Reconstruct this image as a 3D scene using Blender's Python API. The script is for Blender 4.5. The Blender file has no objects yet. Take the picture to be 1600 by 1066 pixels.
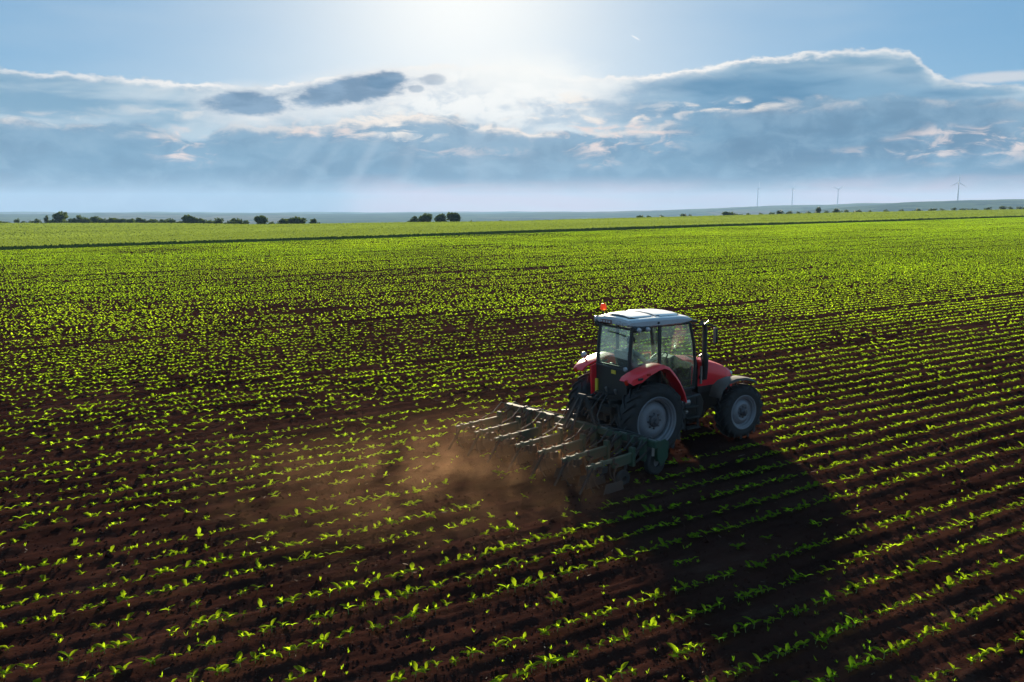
import bpy, bmesh, math, random
import numpy as np
from mathutils import Vector, Matrix

S = bpy.context.scene
C = S.collection
R = math.radians
random.seed(7)
rng = np.random.default_rng(11)

# ---------------------------------------------------------------- camera
FPX = 1350.0                      # focal length in pixels of the 1600 px wide photograph
HOR = 330.0                       # pixel row of the true horizon
PITCH = math.atan((533 - HOR) / FPX)
CAMZ = 5.4
cam_d = bpy.data.cameras.new('camera')
cam = bpy.data.objects.new('camera', cam_d)
C.objects.link(cam)
cam_d.sensor_width = 36.0
cam_d.lens = FPX / 1600 * 36
cam_d.clip_start = 0.1
cam_d.clip_end = 60000
cam.location = (0, 0, CAMZ)
cam.rotation_euler = (math.pi / 2 - PITCH, 0, 0)
S.camera = cam

def ray(x, y):
    u = (x - 800) / FPX
    v = (y - 533) / FPX
    return Vector((u, math.cos(PITCH) - v * math.sin(PITCH), -math.sin(PITCH) - v * math.cos(PITCH)))

def azel(x, y):
    d = ray(x, y).normalized()
    return math.atan2(d.x, d.y), math.asin(d.z)

# ---------------------------------------------------------------- exposure
S.view_settings.view_transform = 'Standard'
S.view_settings.look = 'None'
S.view_settings.gamma = 1.0
S.view_settings.use_curve_mapping = False
S.view_settings.exposure = 1.4
S.cycles.max_bounces = 8
S.cycles.transparent_max_bounces = 16
S.cycles.volume_bounces = 0
S.cycles.volume_step_rate = 2.0
S.cycles.sample_clamp_indirect = 6.0

# ---------------------------------------------------------------- sun
SUN_AZ, SUN_EL = azel(722, -14)
sun_d = bpy.data.lights.new('sun', 'SUN')
sun_d.energy = 5.0
sun_d.angle = R(2.4)
sun_d.color = (1.0, 0.84, 0.62)
sun = bpy.data.objects.new('sun', sun_d)
C.objects.link(sun)
SUN_DIR = Vector((math.sin(SUN_AZ) * math.cos(SUN_EL), math.cos(SUN_AZ) * math.cos(SUN_EL), math.sin(SUN_EL)))
sun.rotation_euler = SUN_DIR.to_track_quat('Z', 'Y').to_euler()
sun.location = SUN_DIR * 60

# ---------------------------------------------------------------- node expressions
class X:
    """a shader socket (or number) with arithmetic; every operation adds a Math node"""
    def __init__(s, t, v): s.t = t; s.v = v
    def _m(s, op, *a, clamp=False):
        n = s.t.nodes.new('ShaderNodeMath'); n.operation = op; n.use_clamp = clamp
        for i, q in enumerate((s,) + a):
            put(s.t, n.inputs[i], q)
        return X(s.t, n.outputs[0])
    def __add__(s, o): return s._m('ADD', o)
    __radd__ = __add__
    def __sub__(s, o): return s._m('SUBTRACT', o)
    def __rsub__(s, o): return X(s.t, o)._m('SUBTRACT', s)
    def __mul__(s, o): return s._m('MULTIPLY', o)
    __rmul__ = __mul__
    def __truediv__(s, o): return s._m('DIVIDE', o)
    def pow(s, o): return s._m('POWER', o)
    def exp(s): return s._m('EXPONENT')
    def sqrt(s): return s._m('SQRT')
    def abs(s): return s._m('ABSOLUTE')
    def max(s, o): return s._m('MAXIMUM', o)
    def min(s, o): return s._m('MINIMUM', o)
    def sat(s): return s._m('ADD', 0.0, clamp=True)
    def step(s, a, b):
        n = s.t.nodes.new('ShaderNodeMapRange'); n.interpolation_type = 'SMOOTHSTEP'
        put(s.t, n.inputs[0], s); put(s.t, n.inputs[1], a); put(s.t, n.inputs[2], b)
        return X(s.t, n.outputs[0])
    def curve(s, pts, x0, x1, y1):
        n = s.t.nodes.new('ShaderNodeFloatCurve')
        c = n.mapping.curves[0]
        pp = [((p - x0) / (x1 - x0), q / y1) for p, q in pts]
        while len(c.points) < len(pp): c.points.new(0.5, 0.5)
        for k, (p, q) in enumerate(pp): c.points[k].location = (p, q)
        n.mapping.update()
        put(s.t, n.inputs['Value'], (s - x0) / (x1 - x0))
        return X(s.t, n.outputs[0]) * y1

def put(t, sock, v):
    if isinstance(v, X): v = v.v
    if hasattr(v, 'is_output'): t.links.new(v, sock)
    elif isinstance(v, (tuple, list)) and len(v) == 3 and sock.type == 'RGBA': sock.default_value = (*v, 1)
    else: sock.default_value = v

def xyz(t, a, b, c=0.0):
    n = t.nodes.new('ShaderNodeCombineXYZ')
    for i, q in enumerate((a, b, c)): put(t, n.inputs[i], q)
    return n.outputs[0]

def sep(t, v):
    n = t.nodes.new('ShaderNodeSeparateXYZ'); t.links.new(v, n.inputs[0])
    return [X(t, o) for o in n.outputs]

def noise(t, vec, scale, detail=4.0, rough=0.55, dist=0.0, lac=2.0):
    n = t.nodes.new('ShaderNodeTexNoise')
    if vec is not None: t.links.new(vec, n.inputs['Vector'])
    n.inputs['Scale'].default_value = scale
    n.inputs['Detail'].default_value = detail
    n.inputs['Roughness'].default_value = rough
    n.inputs['Distortion'].default_value = dist
    n.inputs['Lacunarity'].default_value = lac
    return X(t, n.outputs['Fac'])

def mix(t, f, a, b, mode='MIX'):
    n = t.nodes.new('ShaderNodeMix'); n.data_type = 'RGBA'; n.blend_type = mode; n.clamp_factor = True
    put(t, n.inputs[0], f); put(t, n.inputs[6], a); put(t, n.inputs[7], b)
    return n.outputs[2]

def srgb(r, g, b):
    return tuple(((c / 255) / 12.92 if c / 255 < 0.04045 else ((c / 255 + 0.055) / 1.055) ** 2.4) for c in (r, g, b))

# ---------------------------------------------------------------- world: Nishita sky with a bank of low cloud in front of it
W = bpy.data.worlds.new('World'); S.world = W; W.use_nodes = True
t = W.node_tree; t.nodes.clear()
BG = 0.1
EXPO = 2 ** S.view_settings.exposure
def sky(r, g, b):                # a display colour as sky radiance
    return tuple(c / BG / EXPO for c in srgb(r, g, b))
st = t.nodes.new('ShaderNodeTexSky'); st.sky_type = 'NISHITA'; st.sun_disc = False
st.sun_elevation = SUN_EL; st.sun_rotation = SUN_AZ
st.altitude = 100; st.air_density = 1.0; st.dust_density = 0.6; st.ozone_density = 2.5
tc = t.nodes.new('ShaderNodeTexCoord')
dx, dy, dz = sep(t, tc.outputs['Generated'])
az = dx._m('ARCTAN2', dy)
el = dz.max(-1.0).min(1.0)._m('ARCSINE')
dot = dx * SUN_DIR.x + dy * SUN_DIR.y + dz * SUN_DIR.z
ang = dot.max(-1.0).min(1.0)._m('ARCCOSINE')          # angle from the sun

v0 = xyz(t, az, el, 0.0)
def blob(x, y, w, h, nz, k=0.5, lo=0.55, hi=1.05, tilt=0.0):
    """a soft-edged patch of sky w x h (half sizes, photograph pixels) about a direction"""
    a0, e0 = azel(x, y)
    n = t.nodes.new('ShaderNodeMapping'); n.vector_type = 'TEXTURE'
    t.links.new(v0, n.inputs['Vector'])
    n.inputs['Location'].default_value = (a0, e0, 0)
    n.inputs['Rotation'].default_value = (0, 0, math.atan(tilt))
    n.inputs['Scale'].default_value = (w / FPX, h / FPX, 1)
    q = t.nodes.new('ShaderNodeVectorMath'); q.operation = 'LENGTH'
    t.links.new(n.outputs[0], q.inputs[0])
    m = t.nodes.new('ShaderNodeMath'); m.operation = 'MULTIPLY_ADD'
    put(t, m.inputs[0], nz); m.inputs[1].default_value = k; t.links.new(q.outputs['Value'], m.inputs[2])
    r = t.nodes.new('ShaderNodeMapRange'); r.interpolation_type = 'SMOOTHSTEP'
    t.links.new(m.outputs[0], r.inputs[0])
    r.inputs[1].default_value = lo + k / 2; r.inputs[2].default_value = hi + k / 2
    r.inputs[3].default_value = 1.0; r.inputs[4].default_value = 0.0
    return X(t, r.outputs[0])

v1 = xyz(t, az, el * 2.6, 0.3)
v2 = xyz(t, az, el * 4.5, 2.1)
v3 = xyz(t, az, el * 1.6, 5.7)
n_big = noise(t, v1, 5.0, 3, 0.5)
n_puff = noise(t, v3, 22.0, 5, 0.6, 0.3)
n_fine = noise(t, v1, 75.0, 3, 0.6)
n_streak = noise(t, v2, 9.0, 3, 0.55, 0.3)
n_mid = noise(t, v1, 18.0, 5, 0.6, 0.5)

# clear air: Nishita, cooled, whitened towards the veiled sun
base = mix(t, 0.90, st.outputs[0], sky(82, 142, 186))
up = el.step(0.10, 0.55)
base = mix(t, up * 0.7, base, sky(104, 156, 198))
thin = noise(t, v2, 5.0, 2, 0.6)
base = mix(t, thin.step(0.35, 0.8) * 0.22, base, sky(190, 208, 222))
g1 = (ang * ang * (-1 / 0.25 ** 2)).exp()
g2 = (ang * ang * (-1 / 0.13 ** 2)).exp()
base = mix(t, g1 * 0.74, base, sky(220, 229, 237))
base = mix(t, g2 * 1.0, base, sky(255, 255, 252))

# back deck: pale stratocumulus with a bright upper rim
P = math.pi
def A(x): return azel(x, 200)[0]
def E_(y): return azel(800, y)[1]
top_pts = [(-P, E_(140)), (-2, E_(120)), (-1, E_(150)), (A(0), E_(134)), (A(180), E_(138)), (A(430), E_(136)), (A(520), E_(122)), (A(640), E_(104)),
           (A(820), E_(100)), (A(900), E_(121)), (A(1050), E_(112)), (A(1180), E_(98)), (A(1290), E_(93)), (A(1400), E_(95)), (A(1428), E_(124)),
           (A(1480), E_(142)), (A(1600), E_(157)), (1.0, E_(140)), (2, E_(120)), (P, E_(140))]
top = az.curve(top_pts, -P, P, 0.3)
d_back = top + (n_puff - 0.5) * 0.017 + (n_fine - 0.5) * 0.009 - el
m_back = d_back.step(-0.0005, 0.0035)
sunny = (ang * ang * (-1 / 0.24 ** 2)).exp()           # how near the sun: cloud edges light up
sunny2 = (ang * ang * (-1 / 0.135 ** 2)).exp()
c_back = mix(t, n_streak.step(0.34, 0.66), sky(118, 158, 186), sky(184, 202, 214))
c_back = mix(t, (n_mid.step(0.50, 0.70)) * (sunny * 0.95 + 0.06), c_back, sky(238, 236, 234))
c_back = mix(t, sunny2 * n_mid.step(0.22, 0.58), c_back, sky(255, 252, 246))
lit = blob(770, 150, 330, 78, n_mid, 0.8, 0.2, 1.15)
c_back = mix(t, lit * 0.92, c_back, mix(t, (n_puff * 0.6 + n_streak * 0.4).step(0.42, 0.56), sky(190, 203, 216), sky(255, 252, 247)))
front = ang.step(0.9, 2.5)                              # clouds away from the sun, out of view, brightened to fill shaded sides
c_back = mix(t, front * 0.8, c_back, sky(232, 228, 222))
rq = (d_back - 0.0032) * 300.0
rim = (rq * rq * -1.0).exp() * n_mid.step(0.34, 0.56)._m('MULTIPLY_ADD', 0.6, 0.4)
c_back = mix(t, rim * (sunny * 0.95 + 0.85 * (ang * ang * (-1 / 0.9 ** 2)).exp()).min(1.0), c_back, sky(252, 246, 240))
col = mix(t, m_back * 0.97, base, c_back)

# the tall blue-grey tower on the right of the bank
m_tower = blob(1230, 175, 330, 75, n_big, 0.7, 0.45, 1.05) * (top - 0.006 - el).step(0.0, 0.012)
col = mix(t, m_tower * 0.85, col, mix(t, n_streak.step(0.3, 0.7), sky(68, 122, 161), sky(106, 154, 187)))

# front deck: darker, bumpy cumulus base
f_pts = [(-P, E_(200)), (-2, E_(190)), (-1, E_(215)), (A(0), E_(200)), (A(250), E_(206)), (A(300), E_(222)), (A(350), E_(203)), (A(500), E_(192)), (A(620), E_(178)),
         (A(760), E_(194)), (A(900), E_(202)), (A(1000), E_(196)), (A(1150), E_(166)), (A(1350), E_(160)), (A(1560), E_(176)), (A(1700), E_(190)), (1.2, E_(205)), (2, E_(190)), (P, E_(200))]
ftop = az.curve(f_pts, -P, P, 0.3)
d_fr = ftop + (n_puff - 0.5) * 0.030 + (n_fine - 0.5) * 0.006 - el
m_fr = d_fr.step(0.0, 0.006)
dk = (n_big * 0.7 + n_streak * 0.3).step(0.36, 0.60)
c_fr = mix(t, dk, sky(28, 84, 124), sky(66, 121, 157))
c_fr = mix(t, (ftop - el).step(-0.01, 0.075) * -0.7 + 0.7, c_fr, sky(130, 164, 190))
c_fr = mix(t, sunny2 * 0.55, c_fr, sky(178, 194, 208))
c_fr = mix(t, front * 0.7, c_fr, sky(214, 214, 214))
lump = noise(t, v3, 30.0, 4, 0.62, 0.4)
c_fr = mix(t, lump.step(0.44, 0.68) * 0.45, c_fr, sky(134, 166, 190))
c_fr = mix(t, lump.step(0.50, 0.34) * 0.3, c_fr, sky(48, 92, 128))
rq = (d_fr - 0.0055) * 210.0
rimf = (rq * rq * -1.0).exp() * n_mid.step(0.40, 0.54)
c_fr = mix(t, rimf * (sunny * 1.2 + 0.25).min(1.0), c_fr, sky(252, 236, 222))
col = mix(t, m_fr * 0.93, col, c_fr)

# torn warm scraps in the lower bank
warm = noise(t, xyz(t, az, el * 3.2, 9.0), 26.0, 4, 0.62, 0.6)
wsc = warm.step(0.46, 0.66)
for (x, y, w, h, a) in [(960, 215, 130, 36, .95), (1530, 225, 140, 34, .85), (940, 257, 40, 10, .6), (290, 228, 60, 34, .95), (720, 238, 120, 12, .5), (620, 192, 130, 34, .95), (480, 205, 110, 20, .9), (330, 176, 160, 16, .5), (60, 188, 120, 14, .5),
                        (870, 160, 80, 22, .9), (1130, 165, 130, 12, .8), (900, 186, 180, 10, .8), (1420, 235, 140, 10, .4)]:
    m = blob(x, y, w, h, n_puff, 0.9, 0.3, 1.1)
    col = mix(t, (m * wsc * a), col, sky(246, 220, 206) if y > 200 else sky(255, 242, 228))

# the two dark lens-shaped clouds left of the sun, and two scraps
for (x, y, w, h, tl) in [(384, 163, 74, 24, 0.02), (540, 143, 118, 26, 0.16), (605, 126, 40, 18, 0.1), (676, 124, 28, 11, 0.0), (650, 139, 16, 8, 0.0)]:
    halo = blob(x, y + 3, w * 1.25, h * 1.5, n_puff, 0.4, 0.5, 1.1, tl)
    col = mix(t, halo * 0.55, col, sky(240, 238, 236))
for (x, y, w, h, tl, a) in [(384, 163, 74, 22, 0.02, .92), (540, 143, 118, 25, 0.16, .92), (605, 126, 40, 17, 0.1, .85), (676, 124, 28, 10, 0.0, .5), (650, 139, 16, 7, 0.0, .5)]:
    m = blob(x, y, w, h, n_puff * 0.65 + n_fine * 0.35, 1.3, 0.55, 0.95, tl)
    col = mix(t, m * a, col, mix(t, n_mid.step(0.35, 0.65), sky(84, 120, 154), sky(118, 150, 180)))

# bright pale cloud piled under the sun
m = blob(820, 120, 150, 45, n_puff, 0.9, 0.2, 1.1)
col = mix(t, m * 0.85, col, sky(255, 253, 248))
# small far cloud on the right, vapour trail
m = blob(1560, 121, 62, 9, n_puff, 0.9, 0.4, 1.05)
col = mix(t, m * 0.7, col, sky(226, 222, 220))
m = blob(993, 59, 9, 1.6, n_fine, 0.4, 0.4, 1.1, -0.55)
col = mix(t, m * 0.8, col, sky(250, 250, 250))

# rain shafts and light shafts fanning out below the sun
sx = az - SUN_AZ
sy = SUN_EL - el
fan = sx / sy.max(0.02)
sh = noise(t, xyz(t, fan * 1.3, 7.7, 0.0), 2.2, 2, 0.5)
shm = sh.step(0.47, 0.60) * (-1.0 * el + 0.13).step(0.0, 0.06) * el.step(0.0, 0.035) * ((az - A(610)) * (az - A(610)) * (-1 / 0.11 ** 2)).exp()
col = mix(t, shm * 0.26, col, sky(214, 222, 230))

# pale rosy band low over the horizon
pn = noise(t, xyz(t, az, el * 7.0, 4.0), 6.0, 3, 0.6, 0.4)
lowp = az.curve([(-P, .6), (-1, .45), (A(0), .3), (A(250), .25), (A(450), .25), (A(560), .75), (A(800), 1.0), (A(1000), .85), (A(1120), .7), (A(1400), .95), (A(1600), .85), (1.2, .7), (P, .6)], -P, P, 1.0)
lowm = (1.0 - (el + (pn - 0.5) * 0.028).step(0.010, 0.042)) * lowp
col = mix(t, lowm * 0.92, col, mix(t, pn.step(0.35, 0.65), sky(232, 184, 186), sky(228, 202, 200)))
gr = (1.0 - el.step(-0.02, 0.0))
col = mix(t, gr, col, sky(150, 170, 185))
bgn = t.nodes.new('ShaderNodeBackground'); bgn.inputs[1].default_value = BG
t.links.new(col, bgn.inputs[0])
wo = t.nodes.new('ShaderNodeOutputWorld'); t.links.new(bgn.outputs[0], wo.inputs[0])
W.cycles.sampling_method = 'MANUAL'
W.cycles.sample_map_resolution = 1024

# ================================================================ helpers
def prop(o, label=None, cat=None, group=None, kind=None):
    if label: o['label'] = label
    if cat: o['category'] = cat
    if group: o['group'] = group
    if kind: o['kind'] = kind
    return o

def new_mat(name):
    m = bpy.data.materials.new(name); m.use_nodes = True
    m.node_tree.nodes.clear()
    return m, m.node_tree

def finish(t, shader, vol=None):
    o = t.nodes.new('ShaderNodeOutputMaterial')
    if shader is not None: t.links.new(shader, o.inputs[0])
    if vol is not None: t.links.new(vol, o.inputs[1])

def principled(t, **k):
    n = t.nodes.new('ShaderNodeBsdfPrincipled')
    for key, v in k.items(): put(t, n.inputs[key.replace('_', ' ')], v)
    return n

def objco(t, w='Object'):
    return t.nodes.new('ShaderNodeTexCoord').outputs[w]

def bump(t, h, strength, dist=0.01):
    n = t.nodes.new('ShaderNodeBump'); n.inputs['Strength'].default_value = strength; n.inputs['Distance'].default_value = dist
    put(t, n.inputs['Height'], h)
    return n.outputs[0]

def simple(name, color, rough=0.5, metal=0.0, dirt=0.35, dirtc=(0.10, 0.065, 0.045), coat=0.0, scale=4.0, vary=0.15, spec=0.5):
    """paint, rubber or metal with uneven tone and a coat of field dust"""
    m, t = new_mat(name)
    co = objco(t)
    n1 = noise(t, co, scale, 5, 0.6)
    n2 = noise(t, co, scale * 9, 4, 0.6)
    c = mix(t, n1 * vary * 2, color, tuple(min(1, q * 1.35 + 0.01) for q in color))
    geo = t.nodes.new('ShaderNodeNewGeometry')
    up = X(t, sep(t, geo.outputs['Normal'])[2].v)
    d = ((n1 * 0.6 + n2 * 0.4).step(0.42, 0.68) * dirt + up.max(0.0) * dirt * 0.35).sat()
    c = mix(t, d, c, dirtc)
    p = principled(t, Base_Color=c, Metallic=metal, Roughness=(d * 0.35 + rough).sat(), Coat_Weight=coat, Coat_Roughness=0.12)
    put(t, p.inputs['Normal'], X(t, bump(t, n2, 0.12, 0.004)))
    p.inputs['Specular IOR Level'].default_value = spec
    finish(t, p.outputs[0])
    return m

def mesh_obj(name, verts, faces, mat, parent=None, smooth=None):
    me = bpy.data.meshes.new(name)
    me.from_pydata([tuple(v) for v in verts], [], [tuple(f) for f in faces])
    me.materials.append(mat)
    if smooth is not None:
        me.shade_smooth(); me.set_sharp_from_angle(angle=R(smooth))
    o = bpy.data.objects.new(name, me); C.objects.link(o)
    if parent: o.parent = parent
    return o

def np_mesh(name, V, F, mat, smooth=True, attr=None):
    """a mesh from numpy arrays; F is (n,3) or (n,4)"""
    me = bpy.data.meshes.new(name)
    k = F.shape[1]
    me.vertices.add(len(V)); me.vertices.foreach_set('co', V.astype(np.float32).ravel())
    me.loops.add(F.size); me.loops.foreach_set('vertex_index', F.astype(np.int32).ravel())
    me.polygons.add(len(F)); me.polygons.foreach_set('loop_start', np.arange(0, F.size, k, dtype=np.int32))
    me.polygons.foreach_set('use_smooth', np.full(len(F), smooth, dtype=bool))
    me.materials.append(mat)
    if attr is not None:
        a = me.attributes.new('tone', 'FLOAT', 'POINT'); a.data.foreach_set('value', attr.astype(np.float32))
    me.update(calc_edges=True)
    o = bpy.data.objects.new(name, me); C.objects.link(o)
    return o

# lattice noise for terrain relief
def hash2(i, j, s):
    h = (i.astype(np.int64) * 374761393 + j.astype(np.int64) * 668265263 + s * 974634541) & 0xffffffff
    h = ((h ^ (h >> 13)) * 1274126177) & 0xffffffff
    return ((h ^ (h >> 16)) & 0xffff) / 65535.0

def vnoise(x, y, s=0):
    i, j = np.floor(x), np.floor(y)
    a, b = x - i, y - j
    a = a * a * (3 - 2 * a); b = b * b * (3 - 2 * b)
    return (hash2(i, j, s) * (1 - a) + hash2(i + 1, j, s) * a) * (1 - b) + (hash2(i, j + 1, s) * (1 - a) + hash2(i + 1, j + 1, s) * a) * b

def fbm(x, y, s=0, o=4):
    r = 0; w = 0.5
    for k in range(o):
        r = r + w * vnoise(x * 2 ** k, y * 2 ** k, s + k); w *= 0.5
    return r

# ================================================================ the lie of the land
SX, SY = 0.012, 0.0075                     # the field climbs gently ahead and to the right
HEAD = R(58.5)                             # bearing of the crop rows
FW = Vector((math.sin(HEAD), math.cos(HEAD), 0)); LF = Vector((-math.cos(HEAD), math.sin(HEAD), 0))
ROW = 0.65
EDGE = 139.0                               # distance across the rows to the standing cereal
def plane(x, y): return SX * x + SY * y

def ground_at(px, py, h=0.0):
    d = ray(px, py)
    k = (CAMZ - h) / (SX * d.x + SY * d.y - d.z)
    return Vector((d.x * k, d.y * k, CAMZ + d.z * k))

far_edge = [(-900, 347), (-400, 347), (0, 347.5), (400, 350), (520, 349), (650, 347), (800, 345), (1000, 339), (1200, 334), (1400, 329.5), (1600, 326), (2000, 318), (2600, 309)]
fe = [ground_at(x, y + 0.5, 0.6) for x, y in far_edge]
fe_az = np.array([math.atan2(p.x, p.y) for p in fe]); fe_r = np.array([math.hypot(p.x, p.y) for p in fe])
def edge_r(a): return np.interp(a, fe_az, fe_r)

def relief(x, y):
    """height of the soil over the sloping plane: ridges along the rows, wheel furrows, clods"""
    s = x * LF.x + y * LF.y; u = x * FW.x + y * FW.y
    r = np.hypot(x, y)
    near = np.clip((60 - r) / 35, 0, 1)
    z = 0.014 * np.cos(2 * np.pi * s / ROW) * (0.75 + 0.5 * vnoise(u * 0.3, s * 1.5, 5)) * np.clip((60 - r) / 30, 0, 1)
    z = z + near * 0.007 * np.cos(2 * np.pi * (s / ROW * 3.0) + 3 * vnoise(u * 0.25, s * 0.4, 9))
    z = z + near * (0.050 * (fbm(u * 1.6, s * 3.4, 21, 4) - 0.47) + 0.020 * (np.abs(vnoise(u * 9, s * 11, 31) - 0.5) * 2 - 0.5))
    z = z + 0.10 * (fbm(u * 0.06, s * 0.06, 41, 2) - 0.37)
    return z

def soil_z(x, y): return plane(x, y) + relief(x, y)

# ---------------------------------------------------------------- materials of the land
m_soil, t = new_mat('soil')
co = objco(t)
mp = t.nodes.new('ShaderNodeMapping'); mp.vector_type = 'POINT'
mp.inputs['Rotation'].default_value = (0, 0, -(math.pi / 2 - HEAD)); t.links.new(co, mp.inputs['Vector'])
rv = mp.outputs[0]
ru, rs, rz = sep(t, rv)
nA = noise(t, xyz(t, ru * 0.25, rs * 1.6, 0.0), 1.0, 4, 0.6)
nB = noise(t, co, 0.35, 4, 0.55)
nC = noise(t, co, 26.0, 5, 0.68)
nD = noise(t, co, 5.0, 5, 0.65)
c = mix(t, (nB * 0.5 + nA * 0.5).step(0.34, 0.66), (0.0140, 0.0058, 0.0047), (0.043, 0.0172, 0.0126))
c = mix(t, nD.step(0.42, 0.70) * 0.6, c, (0.027, 0.0125, 0.0098))
c = mix(t, nC.step(0.58, 0.74) * 0.55, c, (0.062, 0.038, 0.029))
crust = noise(t, xyz(t, ru * 0.5, rs * 2.2, 3.0), 1.0, 5, 0.7)
c = mix(t, crust.step(0.56, 0.72) * 0.55, c, (0.058, 0.031, 0.023))
p = principled(t, Base_Color=c, Roughness=1.0)
p.inputs['Specular IOR Level'].default_value = 0.0
put(t, p.inputs['Normal'], X(t, bump(t, nC * 0.6 + nD * 0.4, 0.45, 0.04)))
finish(t, p.outputs[0])

def leafy(name, dark, light, trans, rough=0.5, tw=0.55, spec=0.35, tdark=None):
    m, t = new_mat(name)
    at = t.nodes.new('ShaderNodeAttribute'); at.attribute_name = 'tone'
    oi = t.nodes.new('ShaderNodeObjectInfo')
    tone = X(t, at.outputs['Fac'])
    n = noise(t, objco(t), 3.0, 2, 0.5)
    f = (tone * 0.7 + X(t, oi.outputs['Random']) * 0.3 + (n - 0.5) * 0.5).sat()
    c = mix(t, f, dark, light)
    tr = mix(t, f, tdark or tuple(q * 0.75 for q in trans), trans)
    d = principled(t, Base_Color=c, Roughness=rough); d.inputs['Specular IOR Level'].default_value = spec
    tl = t.nodes.new('ShaderNodeBsdfTranslucent'); t.links.new(tr, tl.inputs[0])
    mx = t.nodes.new('ShaderNodeMixShader'); mx.inputs[0].default_value = tw
    t.links.new(d.outputs[0], mx.inputs[1]); t.links.new(tl.outputs[0], mx.inputs[2])
    finish(t, mx.outputs[0])
    return m

m_leaf = leafy('seedling_leaf', (0.050, 0.110, 0.012), (0.085, 0.160, 0.015), (0.64, 0.88, 0.022), 0.5, 0.66, 0.0, (0.34, 0.58, 0.010))
m_wheat = leafy('cereal_blade', (0.050, 0.075, 0.016), (0.085, 0.105, 0.022), (0.20, 0.285, 0.040), 0.55, 0.5, 0.0)
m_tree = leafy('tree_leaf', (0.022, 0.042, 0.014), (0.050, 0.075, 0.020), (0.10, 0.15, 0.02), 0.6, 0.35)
m_bark = simple('bark', (0.05, 0.035, 0.025), 0.9, dirt=0.2)

m_canopy, t = new_mat('cereal_ground')
co = objco(t)
mp = t.nodes.new('ShaderNodeMapping'); mp.inputs['Rotation'].default_value = (0, 0, -(math.pi / 2 - HEAD)); t.links.new(co, mp.inputs['Vector'])
ru, rs, rz = sep(t, mp.outputs[0])
na = noise(t, xyz(t, ru * 0.006, rs * 0.09, 0.0), 1.0, 4, 0.6)
nb = noise(t, co, 0.9, 4, 0.6)
c = mix(t, na.step(0.35, 0.65), (0.070, 0.100, 0.016), (0.115, 0.130, 0.022))
c = mix(t, nb * 0.5, c, (0.055, 0.080, 0.014))
p = principled(t, Base_Color=c, Roughness=1.0); p.inputs['Specular IOR Level'].default_value = 0.0
put(t, p.inputs['Normal'], X(t, bump(t, nb, 1.0, 0.4)))
finish(t, p.outputs[0])

m_far, t = new_mat('far_land')
co = objco(t)
vz = t.nodes.new('ShaderNodeTexVoronoi'); vz.inputs['Scale'].default_value = 0.0022; vz.inputs['Randomness'].default_value = 0.9
mpv = t.nodes.new('ShaderNodeMapping'); mpv.inputs['Scale'].default_value = (1, 0.45, 1); t.links.new(co, mpv.inputs['Vector']); t.links.new(mpv.outputs[0], vz.inputs['Vector'])
cr, cg, cb = sep(t, vz.outputs['Color'])
nf = noise(t, co, 0.006, 5, 0.6)
c = mix(t, cr, (0.045, 0.075, 0.022), (0.085, 0.110, 0.035))
c = mix(t, cg.step(0.72, 0.80), c, (0.13, 0.11, 0.06))
c = mix(t, nf.step(0.50, 0.56) * 0.85, c, (0.020, 0.036, 0.014))
p = principled(t, Base_Color=c, Roughness=1.0); p.inputs['Specular IOR Level'].default_value = 0.0
finish(t, p.outputs[0])

# ---------------------------------------------------------------- soil of the crop field
na_, nr_ = 560, 760
a_ = np.linspace(R(-46), R(46), na_)
r_ = np.exp(np.linspace(math.log(4.5), math.log(330), nr_))
AA, RR = np.meshgrid(a_, r_)
XX, YY = RR * np.sin(AA), RR * np.cos(AA)
ZZ = soil_z(XX, YY)
V = np.stack([XX.ravel(), YY.ravel(), ZZ.ravel()], 1)
idx = np.arange(na_ * nr_).reshape(nr_, na_)
F = np.stack([idx[:-1, :-1].ravel(), idx[:-1, 1:].ravel(), idx[1:, 1:].ravel(), idx[1:, :-1].ravel()], 1)
sc = V[F].mean(1); keep = (sc[:, 0] * LF.x + sc[:, 1] * LF.y) < EDGE + 6
prop(np_mesh('crop_field_soil', V, F[keep], m_soil), kind='structure')

# soil behind and beside the camera, a plain sheet
bx = np.linspace(-260, 420, 60); by = np.linspace(-160, 12, 30)
BX, BY = np.meshgrid(bx, by)
V = np.stack([BX.ravel(), BY.ravel(), plane(BX, BY).ravel() - 0.10], 1)
idx = np.arange(V.shape[0]).reshape(30, 60)
F = np.stack([idx[:-1, :-1].ravel(), idx[:-1, 1:].ravel(), idx[1:, 1:].ravel(), idx[1:, :-1].ravel()], 1)
prop(np_mesh('field_ground', V, F, m_soil), kind='structure')

# ---------------------------------------------------------------- the standing cereal: canopy and blades
CH = 0.46
na_, nr_ = 420, 240
a_ = np.linspace(R(-46), R(46), na_)
def near_r(a): return (EDGE + 1.2 * np.sin(a * 9) + 0.5) / np.cos(a - math.atan2(LF.x, LF.y))
k_ = np.linspace(0, 1, nr_)
AA, KK = np.meshgrid(a_, k_)
n0 = np.minimum(near_r(AA), edge_r(AA) - 5); n1 = edge_r(AA)
RR = n0 * (n1 / n0) ** KK
XX, YY = RR * np.sin(AA), RR * np.cos(AA)
ZZ = plane(XX, YY) + CH + 0.16 * (fbm(XX * 0.35, YY * 0.35, 3, 3) - 0.45) + 0.5 * (fbm(XX * 0.012, YY * 0.012, 8, 2) - 0.37)
ZZ[0] = plane(XX[0], YY[0]) - 0.05
XX[1] = XX[0] * 1.0008; YY[1] = YY[0] * 1.0008
ZZ[-1] = plane(XX[-1], YY[-1]) - 3.0
V = np.stack([XX.ravel(), YY.ravel(), ZZ.ravel()], 1)
idx = np.arange(na_ * nr_).reshape(nr_, na_)
F = np.stack([idx[:-1, :-1].ravel(), idx[:-1, 1:].ravel(), idx[1:, 1:].ravel(), idx[1:, :-1].ravel()], 1)
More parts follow.
